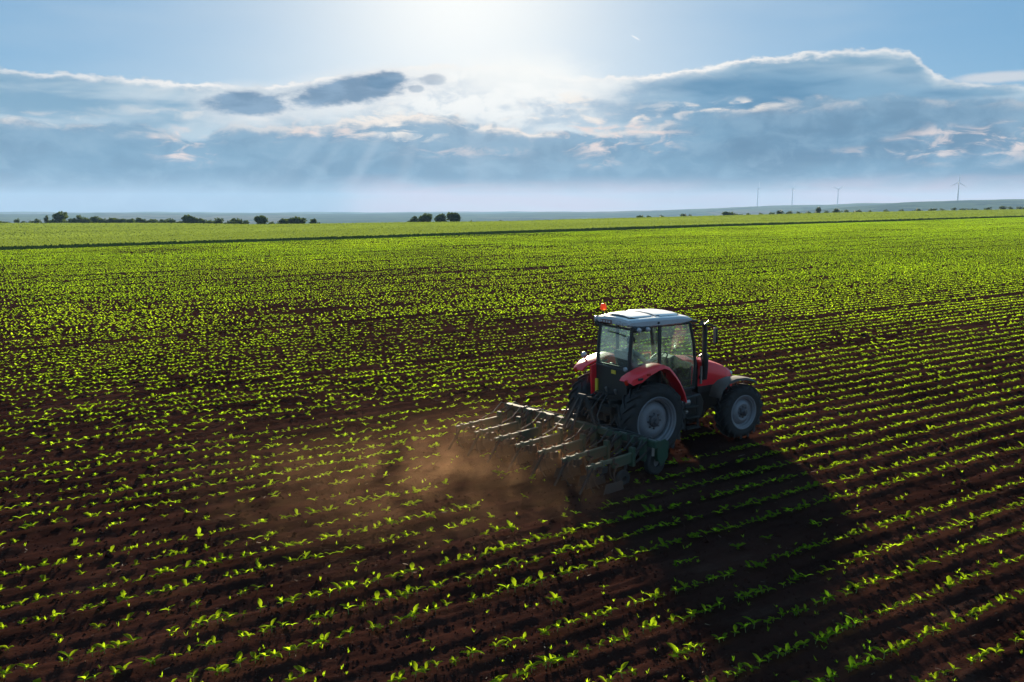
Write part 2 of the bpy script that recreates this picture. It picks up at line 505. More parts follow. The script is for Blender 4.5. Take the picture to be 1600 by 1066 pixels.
prop(np_mesh('cereal_field', V, F, m_canopy), kind='structure')

NB = 170000
a = rng.uniform(R(-40), R(40), NB); q = rng.uniform(0, 1, NB) ** 1.15
n0 = near_r(a) + 0.1; n1 = edge_r(a) - 1
r = n0 * (n1 / n0) ** q
x, y = r * np.sin(a), r * np.cos(a)
z = plane(x, y) + 0.28 + 0.5 * (fbm(x * 0.012, y * 0.012, 8, 2) - 0.37) * np.clip((r - n0) / 3, 0, 1)
s_ = x * LF.x + y * LF.y; u_ = x * FW.x + y * FW.y
tone = np.clip(fbm(u_ * 0.006, s_ * 0.09, 51, 3) * 2.6 - 0.75 + rng.normal(0, 0.06, NB), 0, 1)
tram = (np.abs(((s_ + 6) % 24) - 12) < 0.5)
hgt = (0.26 + 0.12 * rng.random(NB)) * np.where(tram, 0.3, 1)
wid = (0.07 + 0.08 * rng.random(NB)) * np.clip(r / 150, 1, 3.5)
th = rng.normal(0, 0.6, NB)
cx, sx_ = np.cos(th) * wid, np.sin(th) * wid
ln = rng.normal(0, 0.10, (NB, 2))
V = np.empty((NB, 5, 3))
for k, (o, hh) in enumerate([(-1, 0), (1, 0), (1.1, .75), (0.1, 1.0), (-0.9, .8)]):
    V[:, k, 0] = x + cx * o + ln[:, 0] * hh; V[:, k, 1] = y + sx_ * o + ln[:, 1] * hh; V[:, k, 2] = z + hgt * hh
b5 = np.arange(NB)[:, None] * 5
F = np.concatenate([b5 + np.array([0, 1, 2]), b5 + np.array([0, 2, 4]), b5 + np.array([2, 3, 4])])
prop(np_mesh('cereal_blades', V.reshape(-1, 3), F, m_wheat, False, np.repeat(tone, 5)),
     'pale green standing cereal covering the field beyond the crop rows', 'cereal', kind='stuff')

# ---------------------------------------------------------------- valley and hills beyond
px_ = [-1400, -300, 0, 300, 600, 800, 950, 1050, 1183, 1237, 1308, 1400, 1495, 1600, 1750, 2200]
c1_ = [-6, -5, -4, -4, -4, -3, -1, 2, 7, 8.5, 10.5, 12, 12.5, 13, 12, 8]        # crest of the farther ridge, pixels over the horizon
c2_ = [-20, -20, -20, -20, -20, -20, -20, -12, -4, 0, 5, 12.5, 16.5, 18.5, 20, 16]      # nearer ridge on the right
pz_ = np.array([math.atan2(ray(q, 330).x, ray(q, 330).y) for q in px_])
def far_z(a, r):
    e = edge_r(a); ze = plane(e * np.sin(a), e * np.cos(a)) - 1.2
    u = np.clip((r - e) / 900, 0, 1); u = u * u * (3 - 2 * u)
    z = ze * (1 - u) - 34 * u - np.clip(r - e, 0, 60) * 0.02
    dep = np.cos(a)
    for rc, w, cc, sd in ((5200., 1500., c1_, 3), (3600., 800., c2_, 8), (7600., 1000., [-2.5, -2.2, -1.8, -1.6, -1.5, -1, 0, 1.2, 2.5, 3, 3.5, 4, 4, 4, 4, 3], 14)):
        crest = np.interp(a, pz_, cc) / FPX * rc * dep + CAMZ + (fbm(a * 26, r * 0.0003, sd, 4) - 0.47) * rc * 0.0022
        g = np.exp(-((r - rc) / w) ** 2)
        z = z + np.maximum(crest - z, 0) * g
    rough = np.clip((r - e - 500) / 1500, 0, 1)
    x, y = r * np.sin(a), r * np.cos(a)
    return z + rough * (fbm(x * 0.003, y * 0.003, 61, 4) - 0.47) * 9
na_, nr_ = 420, 200
a_ = np.linspace(R(-52), R(52), na_); k_ = np.linspace(0, 1, nr_)
AA, KK = np.meshgrid(a_, k_)
n0 = edge_r(AA) - 2.0
RR = n0 * (9000 / n0) ** KK
ZZ = far_z(AA, RR)
V = np.stack([(RR * np.sin(AA)).ravel(), (RR * np.cos(AA)).ravel(), ZZ.ravel()], 1)
idx = np.arange(na_ * nr_).reshape(nr_, na_)
F = np.stack([idx[:-1, :-1].ravel(), idx[:-1, 1:].ravel(), idx[1:, 1:].ravel(), idx[1:, :-1].ravel()], 1)
prop(np_mesh('terrain', V, F, m_far), kind='structure')

# ---------------------------------------------------------------- hedgerow trees at the far edge of the cereal
def far_tree(px, py, wpx, hpx, label, name='field_tree', cat='tree', group=None, lean=0.0, trunk=0.25, back=14):
    d = ray(px, py); a = math.atan2(d.x, d.y)
    r = float(edge_r(a)) + back + random.uniform(-5, 8)
    x, y = r * math.sin(a), r * math.cos(a)
    zb = float(far_z(np.array([a]), np.array([r]))[0]) - 0.05
    m = r * math.cos(a) / FPX
    ztop = CAMZ + (HOR - (py - hpx)) * m
    H = max(ztop - zb, 1.2); Wd = wpx * m * 1.25
    root = bpy.data.objects.new(name, None); C.objects.link(root); root.location = (x, y, zb)
    prop(root, label, cat, group)
    rr = random.Random(int(px * 7 + hpx))
    th = H * trunk
    V, F = [], []
    def limb(p0, p1, r0, r1, n=6):
        ax = (p1 - p0).normalized(); u = ax.orthogonal().normalized(); w = ax.cross(u)
        b = len(V)
        for p, q in ((p0, r0), (p1, r1)):
            for k in range(n):
                an = 2 * math.pi * k / n
                V.append(p + u * (q * math.cos(an)) + w * (q * math.sin(an)))
        for k in range(n): F.append((b + k, b + (k + 1) % n, b + n + (k + 1) % n, b + n + k))
    R0 = max(0.05, H * 0.03)
    topt = Vector((lean * th, 0, th * 1.4))
    limb(Vector((0, 0, -0.6)), topt, R0, R0 * 0.75)
    limbs = []
    for k in range(6):
        an = k * 1.05 + rr.random(); e = Vector((math.cos(an) * Wd * 0.3, math.sin(an) * Wd * 0.3, th + (H - th) * rr.uniform(0.35, 0.75)))
        limb(topt * rr.uniform(0.7, 1.0), e, R0 * 0.5, R0 * 0.15, 5); limbs.append(e)
    mesh_obj('trunk', V, F, m_bark, root, 60)
    n = int(min(900, 240 + wpx * hpx * 2))
    hs = (H - th * 0.8) / 2; cz = th * 0.8 + hs
    lobes = [(Vector((rr.gauss(0, .30) * Wd / 2, rr.gauss(0, .30) * Wd / 2, cz + rr.uniform(-.5, .45) * hs)), rr.uniform(.42, .62)) for _ in range(8)]
    Vc = np.empty((n, 4, 3)); tone = np.empty(n)
    for i in range(n):
        c, q = lobes[i % len(lobes)]
        d = Vector((rr.gauss(0, 1), rr.gauss(0, 1), rr.gauss(0, 1))).normalized() * (rr.random() ** 0.4) * q
        p = c + Vector((d.x * Wd / 2, d.y * Wd / 2, d.z * hs))
        p.z = max(p.z, th * 0.35 + rr.random() * 0.3)
        s = max(0.16, Wd * 0.055) * rr.uniform(0.6, 1.3)
        u = Vector((rr.gauss(0, 1), rr.gauss(0, 1), rr.gauss(0, 1))).normalized(); v = u.orthogonal().normalized()
        for k, (m1, m2) in enumerate(((-1, -.6), (.9, -.8), (1.1, .7), (-.8, 1))): Vc[i, k] = p + u * (s * m1) + v * (s * m2)
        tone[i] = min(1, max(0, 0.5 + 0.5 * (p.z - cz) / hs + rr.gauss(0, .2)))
    b4 = np.arange(n)[:, None] * 4
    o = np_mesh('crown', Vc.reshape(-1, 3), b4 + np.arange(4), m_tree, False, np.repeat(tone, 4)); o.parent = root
    return root

G1 = 'bushes of the hedge along the far edge'
far_tree(93, 348, 21, 17, 'tallest spreading tree rising over the low hedge by the cereal', trunk=0.38)
far_tree(73, 348, 7, 12, 'slim upright sapling beside the tallest hedge tree')
far_tree(27, 349, 6, 9, 'thin sparse sapling standing apart at the end of the hedge')
far_tree(56, 349, 11, 8, 'small flat-topped tree between the two slim saplings')
far_tree(298, 350, 25, 14, 'broad dome-shaped tree standing in the low hedge', trunk=0.12)
far_tree(343, 350, 15, 10, 'small round tree right beside the dome-shaped hedge tree', trunk=0.12)
far_tree(409, 351, 19, 14, 'round tree standing alone past the end of the hedge', trunk=0.12)
far_tree(464, 351, 22, 13, 'lopsided tree with a bush growing against its side', trunk=0.18)
far_tree(490, 351, 14, 11, 'small rounded tree next to the lopsided tree', trunk=0.2)
for x, h, w in [(84, 6, 14), (102, 6, 12), (114, 9, 13), (124, 12, 9), (136, 8, 12), (149, 10, 12), (162, 7, 13), (175, 9, 13), (190, 7, 14), (205, 7, 12), (222, 9, 12), (238, 6, 13), (254, 6, 12), (268, 8, 10), (281, 5, 12), (316, 6, 10), (328, 6, 10),
                (357, 6, 10), (365, 8, 7), (373, 8, 8), (385, 5, 11), (10, 3, 12), (0, 4, 12), (40, 4, 10), (424, 4, 9), (444, 7, 12)]:
    far_tree(x, 350, w * 1.4, h * 1.2 + 1, 'low dark bush in the hedge at the far edge of the cereal', 'hedge_bush', 'bush', G1, trunk=0.05)
far_tree(645, 348, 16, 11, 'smallest tree of the clump of four on the field edge', trunk=0.1)
far_tree(665, 348, 23, 15, 'spreading tree second in the clump of four on the edge', trunk=0.12)
far_tree(689, 348, 20, 17, 'tallest pointed tree of the clump of four on the edge', trunk=0.12)
far_tree(714, 348, 23, 16, 'round dense tree closing the clump of four on the edge', trunk=0.1)
far_tree(737, 346, 9, 3.5, 'low scrub beside the clump of four trees', 'scrub_bush', 'bush', trunk=0.05)
far_tree(784, 345.5, 7, 3, 'lone low bush on the bare rim of the cereal field', 'scrub_bush', 'bush', trunk=0.05)
far_tree(1278, 332, 11, 10, 'dark round tree tallest of those below the wind turbines', trunk=0.15)
far_tree(1307, 331, 14, 6, 'wide low tree near the dark round tree below the turbines', trunk=0.12)
far_tree(1219, 334.5, 11, 7, 'left tree of a close pair below the wind turbines', trunk=0.12)
far_tree(1233, 334.5, 10, 7, 'right tree of a close pair below the wind turbines', trunk=0.12)
far_tree(1137, 337, 19, 7, 'wide bushy tree on the rim at the start of the ridge', trunk=0.08)
G2 = 'scrub along the right rim of the cereal'
for x, y, w, h in [(1000, 340, 14, 3), (1015, 339.5, 12, 3.5), (1035, 339, 9, 2.5), (1068, 338.5, 12, 5), (1078, 338, 9, 4), (1153, 336.5, 12, 3.5), (1168, 336, 10, 3), (1190, 335, 9, 3), (1206, 335, 9, 4.5), (1248, 334, 9, 3), (1263, 333, 9, 3), (1291, 332, 9, 4), (1322, 331, 10, 3.5),
                   (1340, 331, 12, 3), (1360, 330.5, 10, 2.5), (1385, 330, 12, 3), (1408, 329.5, 10, 2.5), (1430, 329, 14, 3), (1455, 329, 14, 3), (1473, 328.5, 8, 4), (1490, 328.5, 9, 4.5), (1506, 328, 14, 3), (1524, 328, 12, 3), (1545, 327.5, 12, 3.5), (1567, 327, 10, 5), (1580, 327, 10, 5), (1594, 326.5, 12, 4)]:
    far_tree(x, y, w, h + 0.8, 'low scrub bush along the rim of the cereal before the ridge', 'scrub_bush', 'bush', G2, trunk=0.05)

# ---------------------------------------------------------------- wind turbines on the ridge
m_turb = simple('turbine_white', (0.55, 0.56, 0.58), 0.5, dirt=0.05)
def turbine(px, hub_y, base_y, dist, yaw, spin, label):
    a = math.atan2(ray(px, 330).x, ray(px, 330).y)
    m = dist * math.cos(a) / FPX
    hub = CAMZ + (HOR - hub_y) * m
    base = float(far_z(np.array([a]), np.array([dist]))[0])
    root = bpy.data.objects.new('wind_turbine', None); C.objects.link(root)
    root.location = (dist * math.sin(a), dist * math.cos(a), base); root.rotation_euler = (0, 0, yaw)
    prop(root, label, 'wind turbine', 'wind turbines on the far ridge')
    Hh = hub - base
    n = 16; V, F = [], []
    for z, q in ((-6, 2.6), (Hh * 0.5, 2.1), (Hh - 1.5, 1.5)):
        for k in range(n): V.append((q * math.cos(2 * math.pi * k / n), q * math.sin(2 * math.pi * k / n), z))
    for j in range(2):
        for k in range(n): F.append((j * n + k, j * n + (k + 1) % n, (j + 1) * n + (k + 1) % n, (j + 1) * n + k))
    mesh_obj('tower', V, F, m_turb, root, 40)
    V, F = [], []
    for y, q in ((-5.5, .9), (-4.5, 1.9), (3, 2.0), (7, 1.6), (7.6, 0.8)):
        for k in range(8): V.append((q * math.cos(math.pi / 8 + k * math.pi / 4), y, Hh + q * math.sin(math.pi / 8 + k * math.pi / 4)))
    for j in range(4):
        for k in range(8): F.append((j * 8 + k, j * 8 + (k + 1) % 8, j * 8 + 8 + (k + 1) % 8, j * 8 + 8 + k))
    F += [tuple(range(7, -1, -1)), tuple(range(32, 40))]
    mesh_obj('nacelle', V, F, m_turb, root, 40)
    V, F = [], []
    for y, q in ((-8.3, .1), (-7.8, 1.0), (-6.6, 1.6), (-5.4, 1.6)):
        for k in range(12): V.append((q * math.cos(k * math.pi / 6), y, Hh + q * math.sin(k * math.pi / 6)))
    for j in range(3):
        for k in range(12): F.append((j * 12 + k, j * 12 + (k + 1) % 12, j * 12 + 12 + (k + 1) % 12, j * 12 + 12 + k))
    mesh_obj('hub', V, F, m_turb, root, 40)
    bl = Hh * 0.46
    for b in range(3):
        V, F = [], []
        for q, ch, tk in ((0, 1.2, .9), (.08, 1.4, .8), (.2, 3.0, .55), (.5, 2.2, .35), (.8, 1.4, .2), (1, .4, .08)):
            for cx, ty in ((-.35, 0), (0, 1), (.65, 0), (0, -1)): V.append((cx * ch, -6.2 + ty * tk * 0.7, q * bl))
        for j in range(5):
            for k in range(4): F.append((j * 4 + k, j * 4 + (k + 1) % 4, j * 4 + 4 + (k + 1) % 4, j * 4 + 4 + k))
        o = mesh_obj('blade', V, F, m_turb, root, 40)
        an = spin + b * 2 * math.pi / 3
        o.matrix_basis = Matrix.Translation((0, 0, Hh)) @ Matrix.Rotation(an, 4, 'Y')
turbine(1183, 296, 322, 5000, 1.25, 0.1, 'faint wind turbine seen edge-on, farthest from the wooded ridge')
turbine(1237, 296.5, 320, 4900, 1.35, 0.0, 'edge-on wind turbine in the middle of the row of faint ones')
turbine(1308, 297, 318, 4800, -0.5, 1.0, 'faint wind turbine with spread blades beside the wooded ridge')
turbine(1495, 286.5, 312, 3700, -0.4, 0.05, 'largest wind turbine, standing on the wooded ridge with blades spread')

# ================================================================ mesh builder for machines
class MB:
    def __init__(s): s.v = []; s.f = []
    def add(s, V, F):
        b = len(s.v); s.v += [Vector(q) for q in V]; s.f += [tuple(b + i for i in q) for q in F]; return s
    def box(s, x0, x1, y0, y1, z0, z1):
        return s.add([(x0, y0, z0), (x1, y0, z0), (x1, y1, z0), (x0, y1, z0), (x0, y0, z1), (x1, y0, z1), (x1, y1, z1), (x0, y1, z1)],
                     [(0, 3, 2, 1), (4, 5, 6, 7), (0, 1, 5, 4), (1, 2, 6, 5), (2, 3, 7, 6), (3, 0, 4, 7)])
    def bar(s, p, q, w, h, up=(0, 0, 1), w2=None, h2=None):
        """a square bar from p to q, w wide and h deep"""
        p, q = Vector(p), Vector(q); a = (q - p).normalized(); u = Vector(up)
        sd = a.cross(u)
        if sd.length < 1e-4: sd = a.orthogonal()
        sd.normalize(); u = sd.cross(a)
        w2 = w if w2 is None else w2; h2 = h if h2 is None else h2
        V = []
        for c, ww, hh in ((p, w, h), (q, w2, h2)):
            for i, j in ((-1, -1), (1, -1), (1, 1), (-1, 1)): V.append(c + sd * (i * ww / 2) + u * (j * hh / 2))
        return s.add(V, [(3, 2, 1, 0), (4, 5, 6, 7), (0, 1, 5, 4), (1, 2, 6, 5), (2, 3, 7, 6), (3, 0, 4, 7)])
    def tube(s, pts, r, n=10, caps=True):
        pts = [Vector(q) for q in pts]; k = len(pts)
        rs = r if isinstance(r, (list, tuple)) else [r] * k
        V, F = [], []; ref = None
        for i, c in enumerate(pts):
            a = (pts[min(i + 1, k - 1)] - pts[max(i - 1, 0)]).normalized()
            if ref is None: ref = a.orthogonal().normalized()
            ref = (ref - a * ref.dot(a)).normalized(); w = a.cross(ref)
            for j in range(n):
                an = 2 * math.pi * j / n; V.append(c + ref * (rs[i] * math.cos(an)) + w * (rs[i] * math.sin(an)))
        for i in range(k - 1):
            for j in range(n): F.append((i * n + j, i * n + (j + 1) % n, (i + 1) * n + (j + 1) % n, (i + 1) * n + j))
        if caps: F += [tuple(range(n - 1, -1, -1)), tuple(range((k - 1) * n, k * n))]
        return s.add(V, F)
    def lathe(s, prof, n=32, axis='y', cx=0, cy=0, cz=0, close=False):
        """prof: (radius, along) pairs turned about an axis"""
        V, F = [], []; k = len(prof)
        for q, al in prof:
            for j in range(n):
                an = 2 * math.pi * j / n; a, b = q * math.cos(an), q * math.sin(an)
                V.append({'y': (cx + a, cy + al, cz + b), 'z': (cx + a, cy + b, cz + al), 'x': (cx + al, cy + a, cz + b)}[axis])
        for i in range(k if close else k - 1):
            i2 = (i + 1) % k
            for j in range(n): F.append((i * n + j, i * n + (j + 1) % n, i2 * n + (j + 1) % n, i2 * n + j))
        return s.add(V, F)
    def prism(s, poly, y0, y1):
        """a polygon in x,z swept along y"""
        n = len(poly)
        V = [(x, y0, z) for x, z in poly] + [(x, y1, z) for x, z in poly]
        F = [tuple(range(n)), tuple(range(2 * n - 1, n - 1, -1))] + [(i, i + n, (i + 1) % n + n, (i + 1) % n) for i in range(n)]
        return s.add(V, F)
    def loft(s, secs, caps=True, closed=True):
        n = len(secs[0]); V = [p for c in secs for p in c]; F = []
        for i in range(len(secs) - 1):
            for j in range(n if closed else n - 1): F.append((i * n + j, i * n + (j + 1) % n, (i + 1) * n + (j + 1) % n, (i + 1) * n + j))
        if caps: F += [tuple(range(n - 1, -1, -1)), tuple(range((len(secs) - 1) * n, len(secs) * n))]
        return s.add(V, F)
    def quad(s, a, b, c, d, th=0.012):
        """a thin pane with thickness"""
        a, b, c, d = map(Vector, (a, b, c, d)); n = (b - a).cross(d - a).normalized() * th
        return s.add([a, b, c, d, a + n, b + n, c + n, d + n], [(0, 3, 2, 1), (4, 5, 6, 7), (0, 1, 5, 4), (1, 2, 6, 5), (2, 3, 7, 6), (3, 0, 4, 7)])
    def poly(s, pts, th=0.006):
        """a flat polygon pane with thickness"""
        pts = [Vector(p) for p in pts]; n = len(pts)
        nm = (pts[1] - pts[0]).cross(pts[2] - pts[0]).normalized() * th
        return s.add(pts + [p + nm for p in pts], [tuple(range(n - 1, -1, -1)), tuple(range(n, 2 * n))] + [(i, (i + 1) % n, (i + 1) % n + n, i + n) for i in range(n)])
    def build(s, name, mat, parent=None, smooth=35, bevel=0.0, label=None, recalc=True):
        me = bpy.data.meshes.new(name)
        me.from_pydata([tuple(q) for q in s.v], [], s.f); me.materials.append(mat)
        if recalc:
            bm = bmesh.new(); bm.from_mesh(me); bmesh.ops.recalc_face_normals(bm, faces=bm.faces); bm.to_mesh(me); bm.free()
        me.shade_smooth(); me.set_sharp_from_angle(angle=R(smooth))
        o = bpy.data.objects.new(name, me); C.objects.link(o)
        if parent: o.parent = parent
        if bevel:
            b = o.modifiers.new('bevel', 'BEVEL'); b.width = bevel; b.segments = 2; b.limit_method = 'ANGLE'; b.angle_limit = R(35)
            b.harden_normals = False
        if label: o['label'] = label
        return o

DUST = (0.16, 0.105, 0.075)
m_red = simple('red_paint', (0.82, 0.012, 0.024), 0.36, dirt=0.16, dirtc=DUST, coat=0.15, scale=2.2)
m_rubber = simple('tyre_rubber', (0.013, 0.013, 0.014), 0.75, dirt=0.55, dirtc=(0.045, 0.030, 0.022), scale=3)
m_rim = simple('rim_silver', (0.17, 0.17, 0.185), 0.5, metal=0.1, dirt=0.30, dirtc=DUST, scale=5)
m_hub = simple('hub_dark', (0.05, 0.05, 0.06), 0.5, dirt=0.4, dirtc=DUST)
m_black = simple('black_plastic', (0.012, 0.012, 0.013), 0.45, dirt=0.25, dirtc=(0.06, 0.045, 0.035))
m_iron = simple('greasy_iron', (0.020, 0.019, 0.018), 0.65, metal=0.0, spec=0.3, dirt=0.5, dirtc=(0.055, 0.042, 0.032), scale=6)
m_steel = simple('bare_steel', (0.33, 0.32, 0.31), 0.35, metal=0.8, dirt=0.3, dirtc=DUST)
m_roof = simple('roof_white', (0.92, 0.895, 0.84), 0.40, dirt=0.16, dirtc=(0.36, 0.33, 0.30), scale=2.5, vary=0.05)
m_roofs = simple('roof_grey', (0.40, 0.40, 0.41), 0.45, dirt=0.15, dirtc=DUST, scale=2.5)
m_ffend = simple('dusty_fender', (0.045, 0.037, 0.031), 0.6, dirt=0.4, dirtc=(0.11, 0.075, 0.052))
m_green = simple('green_paint', (0.022, 0.056, 0.034), 0.65, spec=0.25, dirt=0.6, dirtc=(0.075, 0.060, 0.045), scale=5)
m_greenp = simple('pale_green', (0.055, 0.085, 0.055), 0.7, spec=0.2, dirt=0.45, dirtc=(0.14, 0.11, 0.08), scale=6)
m_seat = simple('seat_cloth', (0.045, 0.047, 0.055), 0.9, dirt=0.1)
m_yellow = simple('yellow_label', (0.62, 0.45, 0.03), 0.5, dirt=0.15)
m_redlens = simple('red_lens', (0.45, 0.012, 0.008), 0.15, dirt=0.1)
m_plate = simple('red_brown_plate', (0.17, 0.045, 0.040), 0.5, dirt=0.3, dirtc=(0.16, 0.13, 0.12), scale=14)
m_lamp = simple('lamp_glass', (0.36, 0.37, 0.39), 0.12, metal=0.3, dirt=0.08)
m_soilw = simple('soil_caked_steel', (0.06, 0.036, 0.026), 0.8, dirt=0.6, dirtc=(0.075, 0.042, 0.03))

m_orange, t = new_mat('beacon_orange')
p = principled(t, Base_Color=(0.85, 0.12, 0.01), Roughness=0.25, Transmission_Weight=0.35)
tl = t.nodes.new('ShaderNodeBsdfTranslucent'); tl.inputs[0].default_value = (1.0, 0.20, 0.02, 1)
mx = t.nodes.new('ShaderNodeMixShader'); mx.inputs[0].default_value = 0.22
t.links.new(p.outputs[0], mx.inputs[1]); t.links.new(tl.outputs[0], mx.inputs[2]); finish(t, mx.outputs[0])

m_glass, t = new_mat('cab_glass')
fr = t.nodes.new('ShaderNodeLayerWeight'); fr.inputs['Blend'].default_value = 0.5
gl = t.nodes.new('ShaderNodeBsdfGlossy'); gl.inputs[0].default_value = (0.92, 0.97, 0.98, 1); gl.inputs['Roughness'].default_value = 0.02
tr = t.nodes.new('ShaderNodeBsdfTransparent'); tr.inputs[0].default_value = (0.84, 0.945, 0.925, 1)
df = t.nodes.new('ShaderNodeBsdfDiffuse'); df.inputs[0].default_value = (0.42, 0.50, 0.50, 1)
tl = t.nodes.new('ShaderNodeBsdfTranslucent'); tl.inputs[0].default_value = (0.45, 0.52, 0.50, 1)
dm = t.nodes.new('ShaderNodeMixShader'); dm.inputs[0].default_value = 0.5
t.links.new(df.outputs[0], dm.inputs[1]); t.links.new(tl.outputs[0], dm.inputs[2])
m1 = t.nodes.new('ShaderNodeMixShader'); m1.inputs[0].default_value = 0.1
dn = noise(t, objco(t), 2.2, 5, 0.6)
put(t, m1.inputs[0], dn.step(0.3, 0.8) * 0.09 + 0.03)
t.links.new(tr.outputs[0], m1.inputs[1]); t.links.new(dm.outputs[0], m1.inputs[2])
m2 = t.nodes.new('ShaderNodeMixShader'); put(t, m2.inputs[0], (X(t, fr.outputs['Facing']).pow(4.0) * 0.8 + 0.075).sat())
t.links.new(m1.outputs[0], m2.inputs[1]); t.links.new(gl.outputs[0], m2.inputs[2])
finish(t, m2.outputs[0])

# ================================================================ where the tractor stands
def aim(px, py, h):                        # the point h above the sloping field seen at a pixel
    return ground_at(px, py, h)
hubp = aim(1018, 656, 0.82)
TO = hubp + LF * 0.90
TO.z = plane(TO.x, TO.y) + 0.015
xa = Vector((FW.x, FW.y, SX * FW.x + SY * FW.y)).normalized()
za = Vector((-SX, -SY, 1)).normalized(); ya = za.cross(xa).normalized(); za = xa.cross(ya)
TM = Matrix(((xa.x, ya.x, za.x, TO.x), (xa.y, ya.y, za.y, TO.y), (xa.z, ya.z, za.z, TO.z), (0, 0, 0, 1)))

def empty(name, parent=None, M=None):
    o = bpy.data.objects.new(name, None); C.objects.link(o); o.empty_display_size = 0.2
    if parent: o.parent = parent
    if M is not None: o.matrix_basis = M
    return o

TR = empty('tractor', M=TM)
prop(TR, 'red tractor with white cab roof pulling a cultivator across the crop rows', 'tractor')

# ---------------------------------------------------------------- wheels
def wheel(x, y, z, Rt, wd, Rr, nlug, side, name, dish):
    """side = -1 for the right-hand side; dish: how far the disc sits inside the outer face"""
    w = empty(name, TR, Matrix.Translation((x, y, z)) @ (Matrix.Identity(4) if side < 0 else Matrix.Rotation(math.pi, 4, 'Z')))
    h = wd / 2
    Rb = Rt - 0.045
    prof = [(Rr - 0.02, -h * 0.80), (Rr + 0.03, -h * 0.93), (Rr + (Rb - Rr) * 0.45, -h), (Rb - 0.07, -h * 0.95), (Rb - 0.015, -h * 0.78), (Rb, -h * 0.4), (Rb + 0.005, 0), (Rb, h * 0.4),
            (Rb - 0.015, h * 0.78), (Rb - 0.07, h * 0.95), (Rr + (Rb - Rr) * 0.45, h), (Rr + 0.03, h * 0.93), (Rr - 0.02, h * 0.80)]
    MB().lathe(prof, 64).build('tyre', m_rubber, w, 50)
    rp = [(Rr - 0.02, -h * 0.80), (Rr + 0.022, -h * 0.90), (Rr + 0.012, -h * 0.97), (Rr - 0.015, -h * 0.92), (Rr - 0.03, -h * 0.76), (Rr - 0.055, -h * 0.70), (Rr - 0.060, -h * 0.5), (Rr - 0.085, -h * 0.40), (Rr - 0.10, h * 0.5), (Rr - 0.02, h * 0.9)]
    MB().lathe(rp, 56).build('rim', m_rim, w, 30)
    yd = -h * 0.70 + dish
    dp = [(Rr - 0.085, yd + 0.10), (Rr * 0.80, yd + 0.03), (Rr * 0.72, yd - 0.02), (Rr * 0.58, yd - 0.055), (Rr * 0.50, yd - 0.065), (Rr * 0.40, yd - 0.055), (Rr * 0.36, yd - 0.045), (0.0, yd - 0.045)]
    MB().lathe(dp, 48).build('wheel_disc', m_rim, w, 30)
    hp = [(Rr * 0.24, yd - 0.04), (Rr * 0.24, yd - 0.085), (Rr * 0.19, yd - 0.11), (Rr * 0.12, yd - 0.115), (Rr * 0.11, yd - 0.16), (0.0, yd - 0.165)]
    MB().lathe(hp, 24).build('hub', m_hub, w, 30)
    for k in range(8):
        an = 2 * math.pi * k / 8; q = Rr * 0.31
        MB().lathe([(0.020, yd - 0.04), (0.020, yd - 0.075), (0.0, yd - 0.08)], 6, cx=q * math.cos(an), cz=q * math.sin(an)).build('wheel_bolt', m_hub, w, 30)
    # tread lugs: slanted bars, alternating sides
    me = [None, None]
    for s in (0, 1):
        b = MB(); sg = -1 if s == 0 else 1
        secs = []
        for f_, da, rr in ((0.02, 0.0, Rt), (0.35, 0.09, Rt), (0.70, 0.20, Rt - 0.004), (0.97, 0.30, Rt - 0.022)):
            yy = sg * h * f_; ang = da * 1.05; wt = 0.021 * (0.8 / Rt) * 1.15
            sec = []
            for dd, r2 in ((-wt * 1.5, rr - 0.065), (-wt, rr), (wt, rr), (wt * 1.5, rr - 0.065)):
                sec.append((r2 * math.sin(ang + dd), yy, r2 * math.cos(ang + dd)))
            secs.append(sec)
        # shoulder end
        yy = sg * h * 1.0; sec = []
        for dd, r2 in ((-wt * 1.5, Rt - 0.13), (-wt, Rt - 0.075), (wt, Rt - 0.075), (wt * 1.5, Rt - 0.13)):
            sec.append((r2 * math.sin(0.35 + dd), yy, r2 * math.cos(0.35 + dd)))
        secs.append(sec)
        o = b.loft(secs).build('tread_lug', m_rubber, w, 30)
        me[s] = o
    for k in range(nlug):
        for s in (0, 1):
            an = 2 * math.pi * (k + 0.5 * s) / nlug
            o = me[s]
            if k: o = me[s].copy(); C.objects.link(o); o.parent = w
            o.matrix_basis = Matrix.Rotation(an, 4, 'Y')
    return w

RT, FT = 0.82, 0.645
for sd in (-1, 1):
    wheel(0, sd * 0.88, RT - 0.02, RT, 0.46, 0.52, 20, sd, 'rear_wheel', 0.10)
    wheel(2.67, sd * 0.84, FT - 0.02, FT, 0.36, 0.38, 17, sd, 'front_wheel', 0.05)

# ---------------------------------------------------------------- running gear
MB().prism([(-.42, .62), (-.42, 1.02), (-.2, 1.16), (.5, 1.12), (.9, 1.02), (1.55, .98), (1.55, .55), (.6, .5), (-.2, .52)], -.24, .24).build('gearbox', m_iron, TR, bevel=0.02)
for sd in (-1, 1):
    MB().lathe([(.17, 0), (.17, .18), (.12, .3), (.11, .52), (.16, .55), (.16, .6)], 20, cx=0, cy=(.2 if sd > 0 else -.8), cz=RT - .02).build('axle_housing', m_iron, TR)
MB().prism([(1.5, .62), (1.5, 1.3), (2.75, 1.22), (2.95, 1.1), (2.95, .75), (2.3, .6)], -.23, .23).build('engine_block', m_iron, TR, bevel=0.02)
MB().bar((2.67, -.72, .6), (2.67, .72, .6), .15, .17).build('front_axle', m_iron, TR, bevel=0.02)
for sd in (-1, 1):
    MB().tube([(2.67, sd * .58, .62), (2.67, sd * .70, .62)], .13, 14).build('steering_knuckle', m_iron, TR)
    MB().tube([(2.45, sd * .10, .62), (2.47, sd * .66, .62)], .022, 8).build('tie_rod', m_steel, TR)
